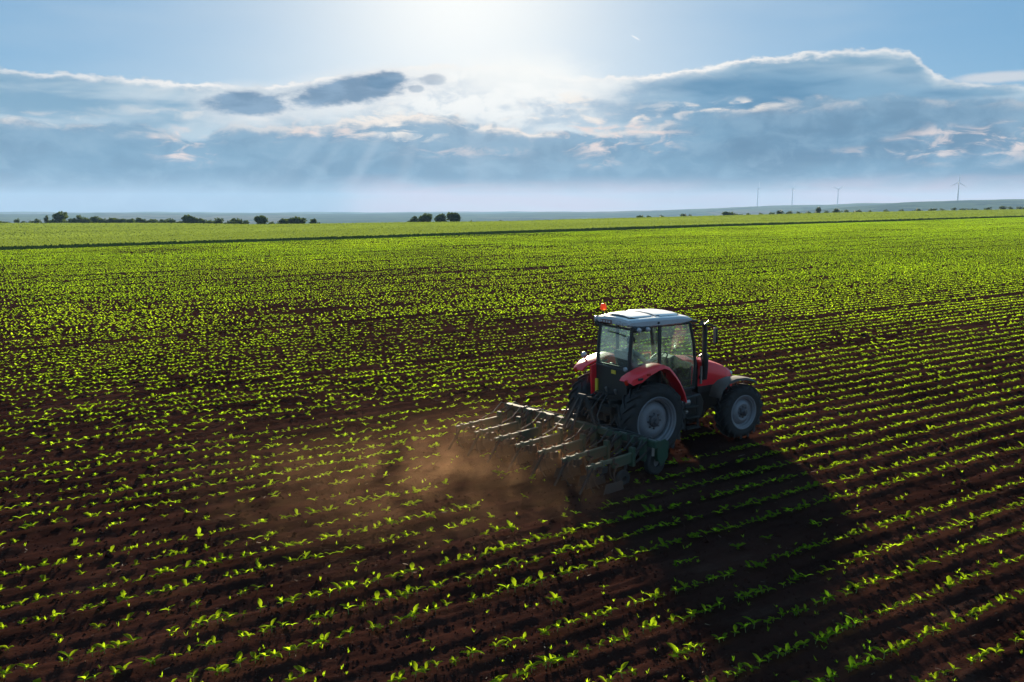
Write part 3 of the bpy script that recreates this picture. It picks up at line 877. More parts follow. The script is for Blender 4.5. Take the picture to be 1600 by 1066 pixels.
MB().prism([(2.95, .7), (2.95, 1.0), (3.15, 1.0), (3.15, .72)], -.24, .24).build('front_weight_carrier', m_iron, TR, bevel=0.015)
# fuel tank and steps, right and left
for sd in (-1, 1):
    y0, y1 = sorted((sd * .34, sd * .70))
    MB().prism([(.92, .58), (.88, 1.10), (1.62, 1.14), (1.72, .95), (1.66, .55)], y0, y1).build('fuel_tank', m_black, TR, bevel=0.03)
    for z, xo in ((.42, .05), (.66, .02), (.90, 0)):
        ya_, yb_ = sorted((sd * .70, sd * .90))
        MB().box(1.02 + xo, 1.40 + xo, ya_, yb_, z, z + .028).build('step', m_iron, TR, bevel=0.006)
    for x_ in (1.03, 1.42):
        MB().bar((x_, sd * .80, 1.1), (x_ + .03, sd * .80, .38), .03, .05).build('step_bracket', m_iron, TR, bevel=0.005)
MB().tube([(.98, -.66, .98), (1.28, -.66, .98)], .075, 16).build('air_tank', m_steel, TR)
MB().tube([(1.02, -.70, .80), (1.20, -.70, .78)], .05, 12).build('filter_bowl', m_steel, TR)

# ---------------------------------------------------------------- hood
def hood_sec(x, w, zt, zb, r):
    pts = []
    for y, z in ((-w, zb), (-w * 1.02, zb + (zt - zb) * .45), (-w * .98, zt - r * .9), (-w + r * .5, zt - r * .2), (-w * .35, zt + .02), (0, zt + .035), (w * .35, zt + .02), (w - r * .5, zt - r * .2), (w * .98, zt - r * .9), (w * 1.02, zb + (zt - zb) * .45), (w, zb)):
        pts.append((x, y, z))
    return pts
MB().loft([hood_sec(1.84, .36, 1.86, 1.22, .10), hood_sec(2.1, .36, 1.80, 1.20, .10), hood_sec(2.45, .35, 1.70, 1.15, .10), hood_sec(2.75, .33, 1.59, 1.05, .10), hood_sec(2.93, .31, 1.50, 1.0, .10), hood_sec(3.02, .27, 1.38, .95, .10)]).build('hood', m_red, TR, 40)
MB().loft([hood_sec(1.40, .36, 1.90, 1.30, .10), hood_sec(1.62, .36, 1.88, 1.28, .10), hood_sec(1.72, .36, 1.865, 1.26, .10)]).build('rear_hood', m_red, TR, 40)
MB().loft([hood_sec(1.715, .352, 1.85, 1.22, .10), hood_sec(1.845, .352, 1.845, 1.22, .10)]).build('hood_seam_band', m_black, TR, 40)
MB().box(1.50, 1.70, -.375, -.362, 1.72, 1.75).build('hood_trim', m_steel, TR)
MB().box(1.565, 1.585, -.385, -.362, 1.32, 1.72).build('hood_slot', m_black, TR)
for k in range(6):
    MB().box(3.0, 3.045, -.24, .24, .98 + k * .06, 1.005 + k * .06).build('grille_bar', m_black, TR)
for sd in (-1, 1):
    MB().lathe([(.0, .06), (.055, .05), (.07, 0), (.06, -.05)], 16, axis='x', cx=3.0, cy=sd * .19, cz=1.37).build('headlight', m_lamp, TR)
MB().box(1.84, 2.75, -.37, -.345, 1.06, 1.21).build('side_grille', m_black, TR)
# exhaust stack on the right of the hood
MB().tube([(1.92, -.50, 1.40), (1.92, -.51, 1.6), (1.89, -.53, 1.86), (1.87, -.53, 2.0)], [.05, .06, .075, .058], 18).build('silencer', m_black, TR)
MB().tube([(1.86, -.53, 1.95), (1.86, -.53, 2.5), (1.85, -.53, 2.62), (1.82, -.535, 2.68), (1.76, -.54, 2.71)], [.058, .058, .058, .056, .055], 18).build('exhaust_pipe', m_black, TR)
MB().tube([(1.97, -.42, 1.62), (1.97, -.42, 1.80), (1.97, -.42, 1.93), (1.97, -.42, 1.98)], [.055, .06, .12, .06], 16).build('air_intake', m_black, TR)
MB().tube([(1.86, -.40, 1.45), (1.9, -.50, 1.42)], .05, 10).build('exhaust_elbow', m_iron, TR)
MB().tube([(1.83, -.47, 1.30), (1.84, -.47, 1.70)], .028, 8).build('coolant_pipe', m_steel, TR)

# front fenders
for sd in (-1, 1):
    pts = [(1.90, 1.06), (1.98, 1.26), (2.16, 1.38), (2.42, 1.43), (2.72, 1.42), (2.95, 1.36), (3.06, 1.28)]
    secs = []
    for x_, z_ in pts:
        y0, y1 = sd * .66, sd * 1.03
        secs.append([(x_, y0, z_), (x_ * 1 + .0, (y0 + y1) / 2, z_ + .018), (x_, y1 - sd * .03, z_ + .004), (x_, y1, z_ - .045), (x_, y1 - sd * .02, z_ - .045), (x_, y1 - sd * .05, z_ - .022), (x_, y0, z_ - .022)])
    MB().loft(secs).build('front_fender', m_ffend, TR, 40)
    MB().bar((2.5, sd * .64, 1.40), (2.6, sd * .60, .75), .04, .05).build('fender_bracket', m_iron, TR)

# rear fenders
for sd in (-1, 1):
    pts = [(-.68, 1.70, .10), (-.63, 1.77, .14), (-.48, 1.84, .15), (-.24, 1.92, .11), (.02, 1.975, .075), (.20, 1.985, .06), (.36, 1.92, .055), (.53, 1.75, .055), (.67, 1.57, .05), (.80, 1.34, .05), (.87, 1.12, .05)]
    secs = []
    for i, (x_, z_, tk) in enumerate(pts):
        j0, j1 = pts[max(i - 1, 0)], pts[min(i + 1, len(pts) - 1)]
        nrm = Vector((-(j1[1] - j0[1]), 0, j1[0] - j0[0])).normalized()
        yi, yo = sd * .66, sd * (1.10 if i > 1 else 1.04)
        P = lambda y, o: (x_ + nrm.x * o, y, z_ + nrm.z * o)
        secs.append([P(yi, 0), P((yi * .6 + yo * .4), .02), P(yo - sd * .06, .012), P(yo - sd * .012, -.02), P(yo, -tk), P(yo - sd * .03, -tk - .004), P(yo - sd * .05, -.03), P(yi, -.03)])
    MB().loft(secs).build('rear_fender', m_red, TR, 42)
    # inner cheek of the fender and lamps
    MB().prism([(-.45, 1.02), (-.48, 1.80), (.02, 1.945), (.24, 1.955), (.36, 1.88), (.62, 1.58), (.80, 1.12), (.5, .98)], *sorted((sd * .60, sd * .645))).build('fender_cheek', m_red if sd > 0 else m_black, TR, bevel=0.01)
    MB().lathe([(0, -.012), (.05, -.010), (.062, .0), (.062, .02)], 16, axis='x', cx=-.685, cy=sd * .90, cz=1.69).build('tail_light', m_redlens, TR)
    MB().box(-.52, -.40, *sorted((sd * 1.075, sd * 1.108)), 1.745, 1.795).build('side_lamp', m_black, TR, bevel=0.008)
    MB().box(-.30, -.20, *sorted((sd * 1.085, sd * 1.112)), 1.82, 1.87).build('side_lamp', m_redlens, TR, bevel=0.008)
MB().lathe([(0, -.03), (.06, -.02), (.075, .02), (.06, .06)], 16, axis='x', cx=-.42, cy=.98, cz=1.99).build('fender_lamp', m_lamp, TR)
MB().tube([(-.36, .98, 1.86), (-.36, .98, 1.97)], .025, 8).build('lamp_stalk', m_black, TR)

# ---------------------------------------------------------------- cab
CW, CWr = .72, .54                          # half width at the doors and at the rear
zr = 2.77
MB().prism([(-.36, 1.10), (-.36, 1.30), (1.42, 1.30), (1.42, 1.10)], -.62, .62).build('cab_floor', m_black, TR, bevel=0.02)
MB().prism([(-.36, 1.12), (-.38, 1.86), (-.30, 1.88), (-.28, 1.12)], -.55, .55).build('rear_panel', m_black, TR, bevel=0.015)
MB().box(-.396, -.384, -.17, -.02, 1.72, 1.80).build('warning_label', m_yellow, TR)
for sd in (-1, 1):
    MB().tube([(1.39, sd * .68, 1.28), (1.42, sd * .70, 1.85), (1.36, sd * .70, 2.35), (1.25, sd * .68, zr)], .038, 10).build('front_pillar', m_black, TR)
    MB().bar((.36, sd * .735, 1.25), (.36, sd * .715, zr), .075, .05, (0, 1, 0)).build('door_pillar', m_black, TR, bevel=0.01)
    MB().tube([(-.33, sd * .545, 1.80), (-.31, sd * .55, 2.2), (-.25, sd * .545, zr)], .042, 10).build('rear_pillar', m_black, TR)
    MB().bar((.36, sd * .72, 1.93), (-.33, sd * .545, 1.86), .05, .05).build('window_rail', m_black, TR, bevel=0.01)
    MB().bar((.36, sd * .72, 1.28), (1.42, sd * .70, 1.30), .05, .05).build('door_sill', m_black, TR, bevel=0.01)
    MB().bar((1.25, sd * .68, zr), (-.25, sd * .545, zr), .06, .06).build('roof_rail', m_black, TR, bevel=0.01)
    # glass
    MB().poly([(.39, sd * .725, 1.31), (.87, sd * .725, 1.31), (1.40, sd * .705, 1.32), (1.42, sd * .71, 1.85), (1.34, sd * .705, 2.35), (1.23, sd * .695, zr - .03), (.39, sd * .715, zr - .03)], .006).build('door_glass', m_glass, TR)
    MB().poly([(.33, sd * .722, 1.96), (.33, sd * .712, zr - .03), (-.23, sd * .557, zr - .03), (-.30, sd * .552, 1.89)], .006).build('side_glass', m_glass, TR)
    MB().tube([(.50, sd * .735, 1.52), (.50, sd * .755, 1.56), (.50, sd * .755, 1.80), (.50, sd * .735, 1.84)], .013, 8).build('door_handle', m_black, TR)
    MB().tube([(1.47, sd * .70, 1.95), (1.50, sd * .72, 2.0), (1.48, sd * .74, 2.5), (1.38, sd * .72, 2.6)], .010, 8).build('grab_rail', m_black, TR)
MB().poly([(-.345, -.505, 1.88), (-.345, .505, 1.88), (-.265, .505, zr - .03), (-.265, -.505, zr - .03)], .006).build('rear_window', m_glass, TR)
MB().poly([(1.45, -.67, 1.90), (1.45, .67, 1.90), (1.26, .66, zr - .03), (1.26, -.66, zr - .03)], .006).build('windscreen', m_glass, TR)
fm = MB()
for a_, b_ in (((-.355, -.515, 1.885), (-.355, .515, 1.885)), ((-.275, -.515, 2.73), (-.275, .515, 2.73))):
    MB().bar(a_, b_, .03, .045).build('rear_window_frame', m_black, TR, bevel=0.006)
MB().tube([(-.36, -.16, 1.93), (-.38, -.10, 1.94), (-.38, .02, 1.94), (-.36, .06, 1.93)], .014, 8).build('window_handle', m_black, TR)
MB().tube([(-.31, .20, 2.62), (-.305, -.10, 2.60), (-.305, -.40, 2.57)], .012, 6).build('rear_wiper', m_black, TR)
MB().lathe([(0, -.02), (.045, -.015), (.05, .03), (.02, .05)], 14, axis='x', cx=-.40, cy=-.50, cz=1.88).build('work_lamp', m_lamp, TR)

# roof: shell, skirt, raised hatch panels
def roof_sec(x, w, z0, z1, e):
    return [(x, -w + e, z0), (x, -w, z0 + .03), (x, -w, z1 - .045), (x, -w + .05, z1 - .01), (x, -w * .5, z1 + .012), (x, 0, z1 + .02), (x, w * .5, z1 + .012), (x, w - .05, z1 - .01), (x, w, z1 - .045), (x, w, z0 + .03), (x, w - e, z0)]
MB().loft([roof_sec(-.34, .53, zr + .03, 2.88, .05), roof_sec(-.30, .61, zr + .015, 2.925, .05), roof_sec(-.08, .695, zr, 2.945, .05), roof_sec(.4, .755, zr, 2.95, .05), roof_sec(1.0, .745, zr, 2.93, .05), roof_sec(1.30, .70, zr + .02, 2.89, .05), roof_sec(1.40, .60, zr + .04, 2.845, .05)]).build('roof', m_roofs, TR, 22, 0.008)
MB().loft([roof_sec(-.31, .54, 2.87, 2.932, .02), roof_sec(-.08, .65, 2.90, 2.962, .02), roof_sec(.4, .715, 2.90, 2.968, .02), roof_sec(1.0, .70, 2.88, 2.95, .02), roof_sec(1.31, .63, 2.83, 2.905, .02)]).build('roof_cover', m_roof, TR, 22, 0.006)
MB().loft([roof_sec(.42, .50, 2.93, 3.005, .02), roof_sec(.50, .56, 2.94, 3.012, .02), roof_sec(1.02, .54, 2.92, 2.992, .02), roof_sec(1.12, .46, 2.90, 2.975, .02)]).build('roof_hatch', m_roof, TR, 22, 0.006)
MB().loft([roof_sec(-.20, .40, 2.93, 2.988, .02), roof_sec(-.14, .46, 2.94, 2.996, .02), roof_sec(.30, .52, 2.94, 2.998, .02), roof_sec(.36, .48, 2.93, 2.992, .02)]).build('rear_roof_panel', m_roof, TR, 22, 0.006)
MB().loft([roof_sec(.395, .52, 2.93, 2.985, .02), roof_sec(.48, .59, 2.94, 2.990, .02), roof_sec(1.03, .57, 2.92, 2.970, .02), roof_sec(1.15, .48, 2.90, 2.950, .02)]).build('hatch_seal', m_black, TR, 40)
MB().loft([roof_sec(-.23, .42, 2.93, 2.966, .02), roof_sec(-.16, .49, 2.94, 2.976, .02), roof_sec(.31, .55, 2.94, 2.978, .02), roof_sec(.385, .50, 2.93, 2.970, .02)]).build('panel_seal', m_black, TR, 40)
for x0, x1, y0, y1 in ((.375, .40, -.56, .56),):
    MB().box(x0, x1, y0, y1, 2.95, 2.978).build('roof_seam', m_black, TR)
MB().box(-.365, -.32, .04, .42, 2.80, 2.875).build('rear_roof_plate', m_plate, TR, bevel=0.006)
for k in range(4):
    MB().box(-.369, -.366, .06 + k * .095, .12 + k * .095, 2.815, 2.86).build('plate_mark', m_roofs, TR)
for k in range(3):
    MB().box(-.355, -.32, -.34 + k * .10, -.28 + k * .10, 2.80, 2.86).build('roof_vent', m_roofs, TR, bevel=0.006)
# lamp pod under the right rear corner of the roof, and single lamps
for sd in (-1, 1):
    MB().prism([(-.30, 2.68), (-.31, 2.80), (.12, 2.80), (.12, 2.70)], *sorted((sd * .58, sd * .72))).build('lamp_pod', m_black, TR, bevel=0.02)
    for x_ in (-.22, 0.02):
        l = MB().lathe([(0, -.035), (.045, -.028), (.055, 0), (.055, .05)], 16, axis='y', cx=0, cy=0, cz=0).build('work_light', m_lamp, TR)
        l.matrix_basis = Matrix.Translation((x_, sd * .735, 2.735)) @ Matrix.Rotation(0 if sd < 0 else math.pi, 4, 'Z')
    MB().lathe([(.0, -.01), (.024, -.008), (.026, .01)], 12, cx=.30, cy=sd * .758, cz=2.855).build('roof_cap', m_black, TR)
    # mirrors on arms from the front pillar
    MB().tube([(1.28, sd * .70, 2.72), (1.45, sd * .86, 2.73), (1.62, sd * 1.0, 2.72), (1.69, sd * 1.05, 2.68)], .016, 8).build('mirror_arm', m_black, TR)
    MB().prism([(1.665, 2.32), (1.66, 2.66), (1.71, 2.66), (1.715, 2.32)], *sorted((sd * .99, sd * 1.09))).build('mirror_housing', m_black, TR, bevel=0.015)
    MB().box(1.652, 1.658, *sorted((sd * 1.0, sd * 1.08)), 2.345, 2.64).build('mirror_glass', m_hub, TR)
    MB().tube([(1.30, sd * .69, 2.80), (1.42, sd * .72, 2.80)], .035, 10).build('front_work_lamp', m_black, TR)
MB().tube([(1.50, -.88, 2.74), (1.60, -.92, 2.82)], .010, 6).build('indicator_stalk', m_steel, TR)
# beacon
MB().tube([(-.20, .52, 2.90), (-.20, .52, 3.05)], .014, 8).build('beacon_stalk', m_black, TR)
MB().lathe([(.0, 3.05), (.058, 3.05), (.070, 3.065), (.070, 3.12), (.060, 3.165), (.038, 3.19), (.0, 3.20)], 20, axis='z', cx=-.20, cy=.52).build('beacon', m_orange, TR)
MB().lathe([(0, -.05), (.05, -.04), (.065, 0), (.055, .06)], 14, axis='x', cx=-.28, cy=.66, cz=2.85).build('corner_lamp', m_lamp, TR)
MB().tube([(-.26, .60, 2.83), (-.26, .70, 2.83), (-.29, .70, 2.72)], .022, 8).build('lamp_bracket', m_black, TR)

# inside the cab
MB().prism([(1.34, 1.10), (1.36, 1.84), (1.40, 1.86), (1.40, 1.10)], -.62, .62).build('firewall', m_black, TR, bevel=0.01)
b = MB().prism([(.02, 1.55), (.02, 1.66), (.52, 1.68), (.56, 1.62), (.5, 1.54)], -.25, .25).build('seat_cushion', m_seat, TR, bevel=0.03)
MB().prism([(-.02, 1.62), (-.14, 2.16), (-.06, 2.20), (.08, 1.66)], -.24, .24).build('seat_back', m_seat, TR, bevel=0.03)
MB().prism([(.10, 1.28), (.14, 1.55), (.44, 1.55), (.48, 1.28)], -.18, .18).build('seat_base', m_black, TR, bevel=0.02)
MB().tube([(1.18, 0, 1.30), (1.02, 0, 1.88)], .05, 12).build('steering_column', m_black, TR)
ring = MB(); npt = 24
pts = [(0.20 * math.cos(2 * math.pi * k / npt), 0.20 * math.sin(2 * math.pi * k / npt), 0) for k in range(npt + 1)]
ring.tube(pts, .016, 8, caps=False)
for k in range(3):
    a_ = k * 2.094; ring.tube([(0, 0, -.02), (.2 * math.cos(a_), .2 * math.sin(a_), 0)], .012, 6)
sw = ring.build('steering_wheel', m_black, TR); sw.matrix_basis = Matrix.Translation((.98, 0, 1.93)) @ Matrix.Rotation(R(-28), 4, 'Y')
MB().prism([(1.12, 1.3), (1.08, 1.92), (1.28, 1.98), (1.38, 1.9), (1.40, 1.3)], -.22, .22).build('dashboard', m_black, TR, bevel=0.03)
MB().prism([(.05, 1.3), (.05, 1.84), (.55, 1.80), (.62, 1.68), (.5, 1.3)], -.55, -.36).build('side_console', m_seat, TR, bevel=0.03)
for x_, y_ in ((.50, -.44), (.42, -.48), (.60, -.42)):
    MB().tube([(x_, y_, 1.74), (x_ + .03, y_, 1.95)], [.008, .016], 8).build('control_lever', m_black, TR)

# ---------------------------------------------------------------- three-point linkage
for sd in (-1, 1):
    MB().bar((-.15, sd * .36, .52), (-1.02, sd * .43, .58), .05, .09).build('lower_link', m_iron, TR, bevel=0.008)
    MB().bar((-.30, sd * .30, 1.12), (-.72, sd * .38, 1.18), .07, .10).build('lift_arm', m_iron, TR, bevel=0.01)
    MB().tube([(-.70, sd * .38, 1.16), (-.66, sd * .40, .60)], [.03, .022], 10).build('lift_rod', m_iron, TR)
    MB().tube([(-.36, sd * .16, 1.28), (-.40, sd * .16, 1.38)], .03, 10).build('hydraulic_coupling', m_steel, TR)
    MB().tube([(-.40, sd * .52, 1.08), (-.75, sd * .47, .72)], [.045, .028], 10).build('lift_cylinder', m_iron, TR)
MB().tube([(-.32, 0, 1.02), (-.6, 0, 1.12), (-.85, 0, 1.2), (-1.16, 0, 1.29)], [.028, .038, .038, .026], 10).build('top_link', m_iron, TR)
MB().tube([(-.42, 0, .72), (-.55, 0, .72)], .07, 14).build('power_take_off', m_iron, TR)
MB().box(-.55, -.40, -.20, .20, .84, 1.0).build('hitch_plate', m_iron, TR, bevel=0.01)
MB().box(-.62, -.2, -.10, .10, .44, .53).build('drawbar', m_iron, TR, bevel=0.01)
for k, y_ in enumerate((-.14, -.05, .05, .14)):
    MB().tube([(-.40, y_, 1.25), (-.62, y_ * 1.4, 1.32), (-.86, y_ * 2, 1.15), (-1.08, y_ * 3, .92), (-1.22, y_ * 5, .86)], .014, 6).build('hydraulic_hose', m_black, TR)
MB().box(-.42, -.38, .46, .53, 1.22, 1.52).build('yellow_marker', m_yellow, TR)

# ================================================================ cultivator
CY = R(9.0)                                   # it trails a little askew of the tractor
CM = TM @ Matrix.Translation((-1.18, 0, 0)) @ Matrix.Rotation(CY, 4, 'Z')
CV = empty('row_cultivator', M=CM)
prop(CV, 'dark green inter-row cultivator with seven arms mounted behind the red tractor', 'cultivator')
TB = 0.67                                     # height of the toolbar
MB().box(-.07, .07, -2.12, 2.50, TB - .07, TB + .07).build('toolbar', m_green, CV, bevel=0.012)
MB().box(.16, .24, -1.6, 1.6, TB - .26, TB - .18).build('rear_beam', m_iron, CV, bevel=0.01)
for y in (-1.5, -.5, .5, 1.5):
    MB().bar((.20, y, TB - .22), (0, y, TB - .05), .06, .04).build('beam_bracket', m_iron, CV)
# mast
for sd in (-1, 1):
    MB().bar((0.02, sd * .07, 1.33), (-.02, sd * .46, TB + .06), .09, .05, (1, 0, 0)).build('mast_leg', m_iron, CV, bevel=0.008)
    MB().bar((.02, sd * .43, TB + .08), (.12, sd * .43, TB - .24), .05, .12, (1, 0, 0)).build('hitch_bracket', m_green, CV, bevel=0.008)
    MB().bar((.0, sd * .05, 1.30), (-.42, sd * .12, TB - .02), .05, .04).build('mast_brace', m_iron, CV, bevel=0.006)
    MB().tube([(.13, sd * .37, TB - .17), (.13, sd * .50, TB - .17)], .025, 10).build('hitch_pin', m_steel, CV)
MB().tube([(.02, -.10, 1.30), (.02, .10, 1.30)], .055, 14).build('mast_pin', m_iron, CV)
# clamps and bright plates added as painted glints on the bar, levers standing on it
for y in (-1.86, -1.62, -1.42, -1.02, -.42, .20, .82, 1.42, 1.86):
    MB().box(-.09, .09, y - .035, y + .035, TB - .10, TB + .092).build('bar_clamp', m_iron, CV, bevel=0.006)
for y in (-1.20, -.68, -1.98):
    MB().box(-.03, .02, y - .09, y + .09, TB + .072, TB + .080).build('bar_glint', m_steel, CV)
for y, h in ((2.0, .30), (1.35, .30), (.66, .28), (-1.1, .16)):
    MB().bar((0.05, y, TB), (0.13, y - .08, TB + h), .03, .02).build('adjusting_lever', m_black, CV)

def sweep_shank(px, pz, reach, parent, y, wide):
    """curved spring tine with its shovel"""
    pts = [(px, y, pz), (px - .06, y, pz - .02), (px - .13, y, pz - .14), (px - .10, y, pz - .30), (px - .01, y, pz - .42), (px + .04, y, pz - .50)]
    s = MB()
    for a_, b_ in zip(pts[:-1], pts[1:]): s.bar(a_, b_, .035, .014, (1, 0, 0.2))
    MB().tube(pts, .016, 8).build('tine', m_soilw, parent)
    z0 = pz - .50
    MB().add([(px + .17, y, z0 - .015), (px - .02, y - wide, z0 + .005), (px + .03, y, z0 + .045), (px - .02, y + wide, z0 + .005), (px + .02, y, z0 - .01)],
             [(0, 2, 1), (0, 3, 2), (1, 2, 4), (2, 3, 4), (0, 1, 4), (0, 4, 3)]).build('shovel', m_soilw, parent)

UNITS = [-1.86 + .68 * k for k in range(6, -1, -1)]
for k, y in enumerate(UNITS):
    u = empty('cultivator_unit', CV, Matrix.Translation((0, y, -.085)))
    # bracket with parallel links down to the beam
    MB().box(-.17, -.095, -.07, .07, .40, .86).build('bracket', m_green, u, bevel=0.01)
    for zz in (.80, .58):
        for s2 in (-1, 1):
            MB().bar((-.13, s2 * .085, zz), (-.44, s2 * .085, zz - .12), .02, .045).build('parallel_link', m_iron, u)
    MB().tube([(-.15, 0, .84), (-.40, 0, .52)], [.022, .03], 8).build('spring', m_black, u)
    MB().box(-.50, -.42, -.06, .06, .36, .74).build('pivot_plate', m_green, u, bevel=0.01)
    # the beam: deep green plate in front, slim paler bar behind
    MB().prism([(-.50, .62), (-.50, .44), (-1.00, .42), (-1.06, .50), (-1.06, .60)], -.028, .028).build('beam_plate', m_green, u, bevel=0.006)
    MB().bar((-.46, 0, .628), (-1.72, 0, .600), .060, .022).build('beam_cap', m_greenp, u, bevel=0.004)  # paler cap puts the beam's top highlight into its colour
    MB().bar((-1.0, 0, .575), (-1.70, 0, .565), .045, .05).build('beam', m_greenp, u, bevel=0.006)
    for xx in (-1.02, -1.30, -1.55):
        MB().box(xx - .028, xx + .028, -.040, .040, .52, .638).build('tine_clamp', m_iron if xx > -1.2 else m_greenp, u, bevel=0.006)
    sweep_shank(-1.0, .52, 0, u, -.14, .10)
    sweep_shank(-1.28, .52, 0, u, .14, .10)
    sweep_shank(-1.55, .52, 0, u, 0, .13)
    sweep_shank(-.80, .52, 0, u, .16, .09)
    MB().bar((-.80, 0, .53), (-.80, .16, .52), .03, .03).build('side_arm', m_iron, u)
    MB().box(-1.36, -1.20, -.05, .05, .40, .52).build('depth_block', m_iron, u, bevel=0.006)
    MB().tube([(-.20, .05, .88), (-.34, .06, .93), (-.60, .05, .74), (-.95, .03, .66)], .011, 6).build('unit_hose', m_black, u)
    for xx, yy in ((-1.0, -.14), (-1.28, .14)):
        MB().bar((xx, 0, .53), (xx, yy, .52), .03, .03).build('side_arm', m_iron, u)
    MB().tube([(-1.70, 0, .63), (-1.71, 0, .36)], .011, 6).build('depth_rod', m_iron, u)
    MB().tube([(-1.66, .05, .58), (-1.67, .05, .40)], .009, 6).build('guide_rod', m_iron, u)
    MB().bar((-1.60, -.03, .56), (-1.96, -.05, .14), .02, .05).build('crop_shield_arm', m_iron, u)
    # little gauge wheel in front of the tines
    MB().bar((-.62, .0, .46), (-.72, .0, .18), .03, .05).build('wheel_fork', m_iron, u)
    MB().lathe([(.06, -.04), (.15, -.05), (.165, -.03), (.165, .03), (.15, .05), (.06, .04)], 20, cx=-.72, cz=.165, close=True).build('gauge_wheel', m_rubber, u)
    for s2 in (-1, 1):
        MB().prism([(-.95, .06), (-1.0, .24), (-1.45, .26), (-1.52, .06)], s2 * .235 - .003, s2 * .235 + .003).build('crop_shield', m_soilw, u)
# end wheels that carry the bar, with green guards
for y in (-2.02, 2.40):
    MB().bar((.02, y, TB), (.12, y, .30), .06, .08).build('support_leg', m_green, CV, bevel=0.008)
    MB().lathe([(.10, -.06), (.24, -.07), (.27, -.05), (.27, .05), (.24, .07), (.10, .06)], 28, cx=.14, cy=y - math.copysign(.09, y), cz=.265, close=True).build('support_wheel', m_rubber, CV)
    MB().lathe([(.0, -.03), (.12, -.03), (.12, .03), (0, .03)], 20, cx=.14, cy=y - math.copysign(.09, y), cz=.265).build('wheel_centre', m_rim, CV)
    MB().prism([(.02, .70), (.02, .38), (.14, .20), (.34, .34), (.36, .66), (.24, .74)], y - .012 + math.copysign(.07, y), y + .012 + math.copysign(.07, y)).build('guard_plate', m_green, CV, bevel=0.004)
    MB().bar((-.02, y, TB + .06), (-.02, y, TB - .25), .03, .05).build('reflector_bar', m_steel, CV)
for sd in (-1, 1):
    MB().tube([(-.02, sd * .3, TB + .14), (.02, sd * .9, TB + .10), (-.02, sd * 1.4, TB + .13), (0, sd * 1.8, TB + .10)], .013, 6).build('hydraulic_hose', m_black, CV)

# ================================================================ driver
def skin_person():
    """a seated figure grown over a skeleton: hands on the wheel"""
    J = {'pelvis': (.22, 0, 1.74), 'belly': (.16, 0, 1.90), 'chest': (.13, 0, 2.08), 'neck': (.14, 0, 2.23), 'skull': (.17, 0, 2.32), 'crown': (.18, 0, 2.44)}
    Rd = {'pelvis': .145, 'belly': .135, 'chest': .145, 'neck': .055, 'skull': .082, 'crown': .075}
    Ed = [('pelvis', 'belly'), ('belly', 'chest'), ('chest', 'neck'), ('neck', 'skull'), ('skull', 'crown')]
    for s, n in ((-1, 'r'), (1, 'l')):
        for k, p, r in (('sh', (.13, s * .19, 2.15), .062), ('el', (.38, s * .29, 1.92), .045), ('wr', (.74, s * .20, 1.97), .032), ('pa', (.80, s * .19, 1.985), .036),
                        ('hip', (.26, s * .10, 1.72), .10), ('kn', (.68, s * .16, 1.74), .066), ('an', (.86, s * .15, 1.38), .045), ('to', (1.03, s * .15, 1.345), .042)):
            J[k + n] = p; Rd[k + n] = r
        Ed += [('chest', 'sh' + n), ('sh' + n, 'el' + n), ('el' + n, 'wr' + n), ('wr' + n, 'pa' + n), ('pelvis', 'hip' + n), ('hip' + n, 'kn' + n), ('kn' + n, 'an' + n), ('an' + n, 'to' + n)]
        for q in range(5):                    # fingers curled round the rim
            yo = -.032 + q * .016; L = (.05, .07, .075, .07, .055)[q]
            a_, b_ = 'f%da%s' % (q, n), 'f%db%s' % (q, n)
            bx, by, bz = J['pa' + n]
            J[a_] = (bx + .035 + L * .35, by + yo, bz + .022); J[b_] = (bx + .03 + L * .75, by + yo * 1.1, bz - .012)
            Rd[a_] = .0095; Rd[b_] = .0085
            Ed += [('pa' + n, a_), (a_, b_)]
    names = list(J); me = bpy.data.meshes.new('body')
    me.from_pydata([J[n] for n in names], [(names.index(a), names.index(b)) for a, b in Ed], [])
    o = bpy.data.objects.new('body', me); C.objects.link(o)
    o.modifiers.new('skin', 'SKIN')
    if not me.skin_vertices: 
        bpy.context.view_layer.update()
    for i, n in enumerate(names):
        sv = me.skin_vertices[0].data[i]; sv.radius = (Rd[n], Rd[n]); sv.use_root = (n == 'pelvis')
    sb = o.modifiers.new('smooth', 'SUBSURF'); sb.levels = 2; sb.render_levels = 2
    o.modifiers['skin'].use_smooth_shade = True
    return o

m_body, t = new_mat('driver_clothes_and_skin')
z_ = sep(t, objco(t))
hx, hy, hz = z_
cl = mix(t, (hz - 0.0).step(1.795, 1.805), (0.035, 0.045, 0.08), (0.24, 0.25, 0.27))
cl = mix(t, ((hx - .70).step(0.0, 0.02)) * ((hz - 1.88).step(0.0, 0.02)), cl, (0.42, 0.24, 0.17))
cl = mix(t, hz.step(2.225, 2.235), cl, (0.42, 0.24, 0.17))
cl = mix(t, (hx - 0.80).step(0, .02) * (1.0 - hz.step(1.40, 1.42)), cl, (0.02, 0.018, 0.016))
p = principled(t, Base_Color=cl, Roughness=0.8); finish(t, p.outputs[0])
DR = empty('person', M=TM.copy())
prop(DR, 'driver in a grey shirt seated at the wheel inside the tractor cab', 'person')
bd = skin_person(); bd.data.materials.append(m_body); bd.parent = DR
m_hair = simple('dark_hair', (0.02, 0.014, 0.01), 0.8, dirt=0.0)
MB().lathe([(.0, .13), (.05, .12), (.085, .08), (.098, .03), (.095, -.02), (.08, -.05)], 20, axis='z', cx=.165, cy=0, cz=2.375).build('hair', m_hair, DR)
MB().loft([[(.245, -.012, 2.345), (.245, .012, 2.345), (.25, 0, 2.38)], [(.285, -.014, 2.335), (.285, .014, 2.335), (.262, 0, 2.375)]]).build('nose', m_body, DR)
